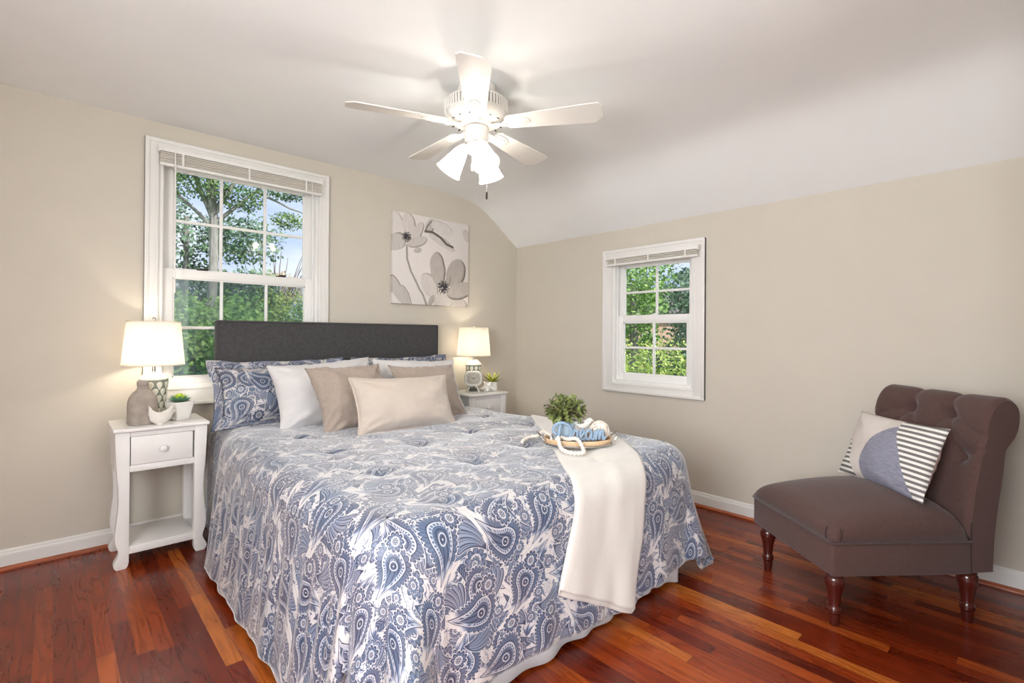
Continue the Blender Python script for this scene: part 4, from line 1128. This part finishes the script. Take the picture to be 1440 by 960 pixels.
# ------------------------------------------------------------------ tufted slipper chair
def chair():
    A0 = Vector((-1.037, -2.987, 0)); ang = R(50.1)
    root = thing('slipper_chair', 'armless plum-grey tufted slipper chair with scrolled back by the right wall', 'chair', tuple(A0), ang)
    # local x: across the chair (0 near side .. .6), local y: negative = towards the back
    Wd = .60; dep = .59
    def leg(x, y, nm='leg'):
        prof = [(.017, 0), (.0185, .006), (.022, .045), (.0225, .05), (.026, .054), (.0275, .059), (.026, .064), (.0275, .069), (.025, .074), (.0215, .079), (.0215, .09), (.027, .135), (.0315, .155), (.036, .172), (.0375, .185), (.035, .200), (.029, .208), (.033, .212), (.033, .223)]
        MB().lathe(prof, 28, (x, y, 0)).build(nm, M['mahogany'], root)
    for x, y in ((.055, -.05), (Wd-.055, -.05), (.055, -.635), (Wd-.055, -.635)): leg(x, y)
    MB().box(0, Wd, -.602, 0, .222, .358, .012, 3).build('seat_base', M['chair_fabric'], root)
    m = MB(); n = 40
    def cu(i, j, top):
        a, b_ = -1+2*i/(n-1), -1+2*j/(n-1)
        # superelliptic crown, plump rounded edge
        e = max(0, (1-abs(a)**13))**.5*max(0, (1-abs(b_)**13))**.5
        crown = (1-a*a*.62)*(1-(b_*.7+.3)**2*.85)
        z = .360+(e*(.060+.098*crown) if top else 0)
        bul = 1.0+.012*math.sin(PI*min(1, e))
        return Vector((Wd/2+a*(Wd/2+.002), -dep/2+b_*(dep/2+.003), z))
    m.grid(lambda i, j: cu(i, j, True), n, n); m.grid(lambda i, j: cu(i, j, False), n, n)
    bmesh.ops.remove_doubles(m.bm, verts=m.bm.verts[:], dist=.0005)
    seat = m.build('seat_cushion', M['chair_fabric'], root, angle=180)
    m = MB()
    m.tube([(-.003, -.595, .360), (-.003, -.012, .360), (.003, .001, .360), (.012, .004, .360), (Wd-.012, .004, .360), (Wd-.003, .001, .360), (Wd+.003, -.012, .360), (Wd+.003, -.595, .360)], .0048, 8)
    m.build('piping', M['chair_piping'], root)
    for X0, sx in ((0, 1),):
        for p in ([(.003, -.036, .364), (.000, -.038, .385), (.004, -.041, .403), (.014, -.044, .414)], [(.036, .000, .364), (.038, .001, .385), (.041, -.003, .403), (.044, -.013, .414)]):
            MB().tube(spline([(X0+sx*a, b_, c_) for a, b_, c_ in p], 12), .0024, 6).build('corner_dart', M['button'], seat)
    # backrest profile (depth from front d, height z), clockwise from front bottom
    front = spline([(.585, 0, .345), (.588, 0, .45), (.600, 0, .55), (.618, 0, .64), (.640, 0, .715), (.658, 0, .775), (.672, 0, .830), (.688, 0, .880), (.712, 0, .918), (.745, 0, .937), (.780, 0, .932), (.808, 0, .905), (.818, 0, .868), (.812, 0, .822), (.795, 0, .782), (.772, 0, .752), (.757, 0, .728), (.752, 0, .690), (.740, 0, .600), (.722, 0, .480), (.708, 0, .360), (.702, 0, .224)], 120)
    front += [Vector((.640, 0, .222)), Vector((.600, 0, .222)), Vector((.588, 0, .223)), Vector((.586, 0, .28))]
    NP = len(front); cen = Vector((.70, 0, .62))
    arc = [0]
    for a, b_ in zip(front[:-1], front[1:]): arc.append(arc[-1]+(b_-a).length)
    def arcat(z):  # arc position on the front face at height z
        k = min(range(50), key=lambda i: abs(front[i].z-z)); return arc[k]
    s_up, s_lo, s_top = arcat(.868), arcat(.700), arcat(.868)+.17
    btn = [(.20, s_up), (.40, s_up), (.10, s_lo), (.30, s_lo), (.50, s_lo)]
    lines = [((.20, s_up), (.10, s_lo)), ((.20, s_up), (.30, s_lo)), ((.40, s_up), (.30, s_lo)), ((.40, s_up), (.50, s_lo)), ((.20, s_up), (.20, s_top)), ((.40, s_up), (.40, s_top)), ((.10, s_lo), (-.01, s_lo+.045)), ((.50, s_lo), (.61, s_lo+.045)), ((.20, s_up), (-.01, s_up-.085)), ((.40, s_up), (.61, s_up-.085))]
    NU = 84; m = MB()
    def seg_d(p, a, b_):
        ax, ay = a; bx, by = b_; ex, ey = bx-ax, by-ay; t = max(0, min(1, ((p[0]-ax)*ex+(p[1]-ay)*ey)/(ex*ex+ey*ey)))
        return math.hypot(p[0]-ax-t*ex, p[1]-ay-t*ey)
    def fn(i, j):
        u = Wd*i/(NU-1); p = front[j]; q = front[(j+1) % NP]-front[j-1]; nn = Vector((-q.z, 0, q.x)).normalized()
        s_ = arc[j]; dd = 0
        if .3 < s_ < s_top+.05 and j < 80:
            puff = .016*sstep(.28, .42, s_)
            dd += puff
            for b_ in btn:
                r2 = (u-b_[0])**2+(s_-b_[1])**2; dd -= .026*math.exp(-r2/(2*.018**2))+.016*math.exp(-r2/(2*.05**2))
            for a_, c_ in lines: q_ = seg_d((u, s_), a_, c_); dd -= .007*math.exp(-(q_/.007)**2)+.008*math.exp(-(q_/.028)**2)
        dd *= 1-sstep(s_top-.06, s_top+.05, s_)
        e = min(u, Wd-u); round_ = .012*(1-sstep(0, .02, e))
        dd -= round_
        pp = p+nn*dd
        return Vector((u, -pp.x, pp.z))
    V = m.grid(fn, NU, NP, cv=True)
    m.bm.faces.new(V[0]); m.bm.faces.new(V[-1][::-1])
    back = m.build('backrest', M['chair_fabric'], root, angle=50)
    for u, s_ in btn:
        j = min(range(80), key=lambda k: abs(arc[k]-s_)); i = round(u/Wd*(NU-1)); p = fn(i, j)
        q = front[j+1]-front[j-1]; nn = Vector((-q.z, 0, q.x)).normalized()
        d = Vector((0, -nn.x, nn.z)); rot = d.to_track_quat('Z', 'Y').to_matrix().to_4x4()
        MB().lathe([(.0125, -.002), (.0125, .003), (.009, .007), (.002, .009)], 16, mat=Matrix.Translation(p+d*.002)@rot).build('tuft_button', M['button'], back)
    # welt line between seat and back on both sides
    for x in (.0005, Wd-.0005):
        MB().tube(spline([(x, -.596, .226), (x, -.594, .36), (x, -.596, .44)], 16), .003, 6).build('side_seam', M['button'], back)
    return root
ch = chair()
def chair_pillow():
    ang = R(50.1); A0 = Vector((-1.037, -2.987)); u = Vector((math.cos(ang), math.sin(ang))); v = Vector((math.sin(ang), -math.cos(ang)))
    p = A0+u*.305+v*.438
    # pillow faces the chair's front: its local -y must point along -v
    rz = math.atan2(u.y, u.x)+PI
    r_ = pillow('lumbar_pillow', 'geometric pillow with grey stripes and a blue-grey arc on the tufted chair', None, (p.x, p.y, .500), (lean(.34, .12), R(0), rz), .50, .34, .14, M['stripe'], 12.5, ear=.05, wr=.006)
    return r_
chair_pillow()

# ------------------------------------------------------------------ ceiling fan
def fan():
    FX, FY, FZ = -1.832, -1.644, 2.446
    root = thing('ceiling_fan', 'white five-blade ceiling fan with three lit glass shades', 'ceiling fan', (FX, FY, FZ))
    z = lambda w: w-FZ
    MB().lathe([(.085, 0), (.092, -.006), (.095, -.02), (.085, -.04), (.05, -.052), (.03, -.056), (.03, -.08)], 40).build('canopy', M['fan_white'], root)
    MB().lathe([(.03, z(2.372)), (.11, z(2.37)), (.140, z(2.366)), (.151, z(2.352)), (.153, z(2.30)), (.150, z(2.286)), (.135, z(2.268)), (.115, z(2.256)), (.095, z(2.250)), (.03, z(2.248))], 56).build('motor_housing', M['fan_white'], root)
    MB().lathe([(.1515, z(2.350)), (.1535, z(2.348)), (.1535, z(2.304)), (.1515, z(2.302))], 56, cap=False).build('rib_band', M['fan_gap'], root)
    m = MB()
    for k in range(56):
        a = 2*PI*k/56; mt = Matrix.Rotation(a, 4, 'Z'); m.box(.148, .159, -.0045, .0045, z(2.300), z(2.354), .002, 1, mat=mt)
    m.build('cooling_ribs', M['fan_white'], root)
    m = MB()
    for k in range(15):
        a = 2*PI*k/15; mt = Matrix.Rotation(a, 4, 'Z')@Matrix.Translation((.122, 0, z(2.2575)))@Matrix.Rotation(R(32), 4, 'Y'); m.box(-.010, .010, -.003, .003, -.002, .0015, mat=mt)
    m.build('vent_slots', M['dark_metal'], root, smooth=False)
    MB().lathe([(.080, z(2.250)), (.080, z(2.240)), (.072, z(2.236)), (.03, z(2.235))], 40).build('flywheel', M['blind_slat'], root)
    MB().lathe([(.03, z(2.232)), (.060, z(2.230)), (.062, z(2.222)), (.060, z(2.165)), (.055, z(2.155)), (.03, z(2.152))], 40).build('switch_housing', M['fan_white'], root)
    src = None
    for k in range(5):
        rz = R(14.3+72*k)
        if src is None:
            b = MB(); xs = [(.168, -.048), (.150, -.03), (.148, .0), (.150, .03), (.168, .048), (.30, .056), (.44, .064), (.56, .071), (.585, .071), (.622, .030), (.622, -.050), (.605, -.071), (.56, -.071), (.44, -.064), (.30, -.056)]
            tilt = Matrix.Translation((0, 0, z(2.246)))@Matrix.Rotation(R(-12), 4, 'X')
            b.prism(xs, 'z', -.003, .003, .0012, mat=tilt)
            bl = b.build('blade', M['fan_white'], root, smooth=False)
            i_ = MB(); ov = [(.205+.070*math.cos(2*PI*q/28), .034*math.sin(2*PI*q/28)) for q in range(28)]
            i_.prism(ov, 'z', -.009, -.003, .002, mat=tilt)
            ov2 = [(.205+.048*math.cos(2*PI*q/24), .020*math.sin(2*PI*q/24)) for q in range(24)]
            i_.prism(ov2, 'z', -.013, -.009, .0015, mat=tilt)
            i_.box(.062, .150, -.014, .014, z(2.232), z(2.240), .002); i_.box(.135, .16, -.016, .016, z(2.230), z(2.241), .002)
            for sx in (.185, .225): i_.lathe([(.004, -.015), (.004, -.012)], 10, (sx, 0, 0), mat=tilt)
            i_.build('blade_iron', M['fan_white'], bl); src = bl; bl.rotation_euler = (0, 0, rz)
        else:
            c = copy_tree(src, root); c.rotation_euler = (0, 0, rz)
    MB().lathe([(.03, z(2.154)), (.048, z(2.152)), (.054, z(2.140)), (.050, z(2.118)), (.036, z(2.104)), (.014, z(2.097)), (.008, z(2.088)), (.002, z(2.086))], 36).build('light_fitter', M['fan_white'], root)
    src = None
    for a in (137, 250, 17):
        if src is None:
            t = R(33); ax = Matrix.Translation((.058, 0, z(2.140)))@Matrix.Rotation(-t, 4, 'Y')   # local -z is the shade axis, swung outward
            h = MB(); h.lathe([(.012, .012), (.018, .006), (.024, -.004), (.027, -.014), (.026, -.026), (.02, -.028)], 24, mat=ax); h.tube([(.03, 0, z(2.135)), (.058, 0, z(2.142))], .010, 10)
            sk = h.build('lamp_holder', M['fan_white'], root)
            s_ = MB(); s_.lathe([(.024, -.016), (.030, -.022), (.036, -.045), (.046, -.085), (.054, -.115), (.060, -.138), (.067, -.152), (.0655, -.153), (.058, -.139), (.052, -.115), (.044, -.085), (.034, -.045), (.028, -.024), (.024, -.016)], 40, mat=ax, cap=False)
            s_.build('glass_shade', M['frost'], sk)
            MB().ball((0, 0, 0), .023, 14, (1, 1, 1.3), mat=None).build('bulb', M['fan_bulb'], sk, loc=tuple(ax@Vector((0, 0, -.082))), rot=(0, -t, 0))
            MB().lathe([(.013, -.026), (.012, -.054)], 14, mat=ax).build('bulb_neck', M['ceramic'], sk)
            src = sk; sk.rotation_euler = (0, 0, R(a))
        else:
            c = copy_tree(src, root); c.rotation_euler = (0, 0, R(a))
    vr = Vector((.734, -.68, 0)); vf = Vector((-.68, -.734, 0))
    for (dx, df, z0, z1, fob) in ((-.016, .045, 2.16, 2.035, False), (.055, .03, 2.16, 1.905, True)):
        p = vr*dx+vf*df; m = MB(); m.tube([(p.x, p.y, z(z0)), (p.x, p.y, z(z1))], .0016, 6)
        k = 0
        while z0-k*.012 > z1: m.ball((p.x, p.y, z(z0-k*.012)), .0026, 6); k += 1
        c = m.build('pull_chain', M['chrome'] if fob else M['fan_white'], root)
        if fob: MB().lathe([(.002, .004), (.005, 0), (.0055, -.03), (.003, -.036), (.001, -.038)], 12, (p.x, p.y, z(z1))).build('pull_fob', M['dark_metal'], c)
        else: MB().lathe([(.002, .004), (.0065, 0), (.006, -.03), (.002, -.034)], 12, (p.x, p.y, z(z1))).build('pull_fob', M['fan_white'], c)
fan()

# ------------------------------------------------------------------ garden outside the windows
GZ = -2.9
def lawn():
    m = MB(); n = 40
    def fn(i, j):
        x, y = -40+90*i/(n-1), -30+90*j/(n-1); return Vector((x, y, GZ+.25*noise.noise((x*.1, y*.1, 0))-.2))
    m.grid(fn, n, n); struct(m.build('lawn', M['grass'], None, angle=180))
lawn()
def leaf_cloud(m, c, rad, count, size, r_, shell=.35):
    count = int(count*3.0); size *= .55
    for k in range(count):
        while True:
            p = Vector((r_.uniform(-1, 1), r_.uniform(-1, 1), r_.uniform(-1, 1)))
            if shell < p.length < 1: break
        q = Vector(c)+Vector((p.x*rad[0], p.y*rad[1], p.z*rad[2]))
        d = Vector((r_.uniform(-1, 1), r_.uniform(-1, 1), r_.uniform(-1, .6))).normalized(); s_ = d.orthogonal().normalized()
        s_ = (s_+d.cross(s_)*r_.uniform(-1, 1)).normalized(); L = size*r_.uniform(.7, 1.3); w = L*.33
        n_ = d.cross(s_)
        a, b_, t, mid = q, q+d*L*.5+s_*w, q+d*L-n_*L*.15, q+d*L*.5-s_*w
        v = [m.bm.verts.new(x) for x in (a, b_, t, mid)]; m.bm.faces.new(v)
def branch(m, a, b_, r0, r1, r_, n=8, wob=.12):
    a, b_ = Vector(a), Vector(b_); L = (b_-a).length; pts = []
    for i in range(n):
        t = i/(n-1); pts.append(a.lerp(b_, t)+Vector((r_.uniform(-1, 1), r_.uniform(-1, 1), r_.uniform(-1, 1)))*wob*L*.12*math.sin(PI*t))
    m.tube(pts, [r0+(r1-r0)*i/(n-1) for i in range(n)], 8); return pts
def tree(label, x, y, blobs, mat, seed, trunk=None, size=.22, dens=1.0, limbs=(), group=None, bark='bark', name='tree'):
    """blobs: list of (dx, dy, z, rx, ry, rz, count)"""
    root = thing(name, label, 'tree', (x, y, GZ), 0, group); r_ = random.Random(seed)
    t = MB(); z1 = trunk[1] if trunk else max(b_[2] for b_ in blobs)-GZ
    r0 = trunk[0] if trunk else .14
    branch(t, (0, 0, -.2), (0.05, 0, z1), r0*1.15, r0*.8, r_, 8, .04)
    for (a, b_, q0, q1) in limbs: branch(t, a, b_, q0, q1, r_)
    t.build('trunk', M[bark], root)
    f = MB()
    for (dx, dy, zc, rx, ry, rz_, cnt) in blobs: leaf_cloud(f, (dx, dy, zc-GZ), (rx, ry, rz_), int(cnt*dens), size, r_)
    if blobs: f.build('foliage', M[mat], root, smooth=False, fix=False)
    return root
G = -GZ
# the big tree left of centre in the window behind the bed
limbs = [((.05, 0, 3.6+G), (-.7, .2, 5.6+G), .065, .025), ((.05, 0, 3.7+G), (.9, -.2, 5.4+G), .06, .025), ((.05, 0, 3.5+G), (1.7, -.3, 5.3+G), .045, .012), ((.8, -.2, 4.3+G), (2.4, -.5, 3.7+G), .03, .008), ((.0, 0, 3.8+G), (.1, .3, 6.2+G), .10, .04), ((1.2, -.2, 4.55+G), (2.5, -.2, 4.55+G), .025, .008), ((-.05, 0, 3.5+G), (-1.2, .2, 4.7+G), .04, .012), ((.05, 0, 3.6+G), (-.25, -.3, 5.2+G), .06, .02)]
tree('large grey-trunked tree just outside the window behind the bed', -.95, 8.4, [(-.9, 0, 5.0, .9, .8, .8, 900), (-.4, -.4, 4.4, .7, .6, .5, 500), (.5, 0, 5.5, .9, .8, .6, 600), (1.3, -.3, 4.4, .5, .4, .22, 190), (1.95, -.3, 4.5, .55, .4, .28, 230), (2.25, -.4, 3.75, .45, .3, .16, 130), (1.45, -.3, 3.75, .4, .3, .2, 130), (.5, -.2, 4.1, .5, .4, .3, 240), (2.0, -.3, 5.1, .5, .4, .3, 190), (-1.2, 0, 3.7, .5, .5, .35, 260)], 'leaf_mid', 21, (.105, 3.7+G), .115, 1.35, limbs)
bl = lambda zs, w, cnt: [(rng.uniform(-w, w), rng.uniform(-.8, .8), z, w*.55, 1.0, .75, cnt) for z in zs for _ in range(3)]
tree('dark shady tree behind the large trunk, seen through the window behind the bed', -.6, 13.5, bl((.2, 1.4, 2.7, 4.0, 5.0), 1.7, 260), 'leaf_deep', 22, (.08, 4.6+G), .24)
tree('dark rounded tree right of the large trunk in the window behind the bed', 1.0, 15.5, bl((-.6, .6, 1.8, 2.7), .95, 240), 'leaf_deep', 23, (.13, 2.6+G), .24)
tree('bright green shrub low in the window behind the bed, left of the trunk', -1.7, 6.2, bl((-1.6, -.6, .4, 1.2), 1.0, 330), 'leaf_green', 24, (.06, .8+G), .17)
tree('leafy green tree low in the window behind the bed, right of the trunk', .35, 9.6, bl((-1.2, -.3, .6, 1.35), 1.2, 330), 'leaf_green', 25, (.08, 1.0+G), .18)
tree('yellow-green tree at the right edge of the window behind the bed', 3.1, 15.0, bl((-1.0, .0, 1.0, 2.0), 1.4, 240), 'leaf_yellow', 26, (.1, 1.4+G), .22)
tree('green hedge-like tree far back in the window behind the bed', 2.1, 20.5, bl((-2.0, -.8, .6, 1.8), 3.2, 420), 'leaf_green', 27, (.12, 1.4+G), .34)
tw = random.Random(8); tl_ = [((0, 0, 1.4+G), (tw.uniform(-1.1, 1.1), tw.uniform(-.5, .5), tw.uniform(2.8, 4.7)+G), .034, .007) for _ in range(26)]
tree('bare twiggy tree with pale autumn leaves at the right in the window behind the bed', 2.9, 16.5, [(0, 0, 2.9, 1.0, .8, .7, 420)], 'leaf_autumn', 28, (.09, 1.8+G), .17, 1.0, tl_, None, 'twig')
# outside the small window in the right wall
tree('bright leafy tree filling the left of the small right window', 6.4, 2.9, bl((-1.2, -.5, 1.9, 2.7), 1.2, 300), 'leaf_green', 31, (.11, 2.4+G), .17)
tree('deep green tree filling the right of the small right window', 7.4, 1.5, bl((-1.0, .2, 1.2, 2.1), 1.1, 320), 'leaf_deep', 32, (.12, 2.2+G), .18)
tree('yellow-green shrub low outside the small right window', 4.9, 1.1, bl((-1.6, -.8, .0, .45), .8, 300), 'leaf_yellow', 33, (.06, .3+G), .12)
tree('tall mixed green tree standing behind the others outside the small right window', 12.5, 7.9, bl((.0, 1.2, 2.4, 3.4), 2.2, 330), 'leaf_green', 34, (.15, 3.2+G), .26)
tree('tall green tree right of the house outside the small right window', 13.0, 3.6, bl((-1.0, .4, 1.5, 2.6), 2.2, 330), 'leaf_deep', 35, (.15, 2.4+G), .26)
def far_house():
    root = thing('neighbour_house', 'pinkish brick house among the trees outside the small right window', 'house', (21.5, 11.4, GZ), R(-30))
    MB().box(-3.4, 3.4, -2.6, 2.6, 0, 5.0).build('walls', M['brick_pink'], root, smooth=False)
    MB().prism([(-2.9, 4.95), (2.9, 4.95), (0, 6.6)], 'x', -3.6, 3.6).build('roof', M['roofing'], root, smooth=False)
    for x in (-1.8, .2, 2.0):
        w = MB().box(x-.4, x+.4, -2.66, -2.58, 2.9, 4.3).build('house_window', M['trim'], root, smooth=False); MB().box(x-.32, x+.32, -2.68, -2.65, 2.98, 4.22).build('pane', M['dark_metal'], w, smooth=False)
far_house()
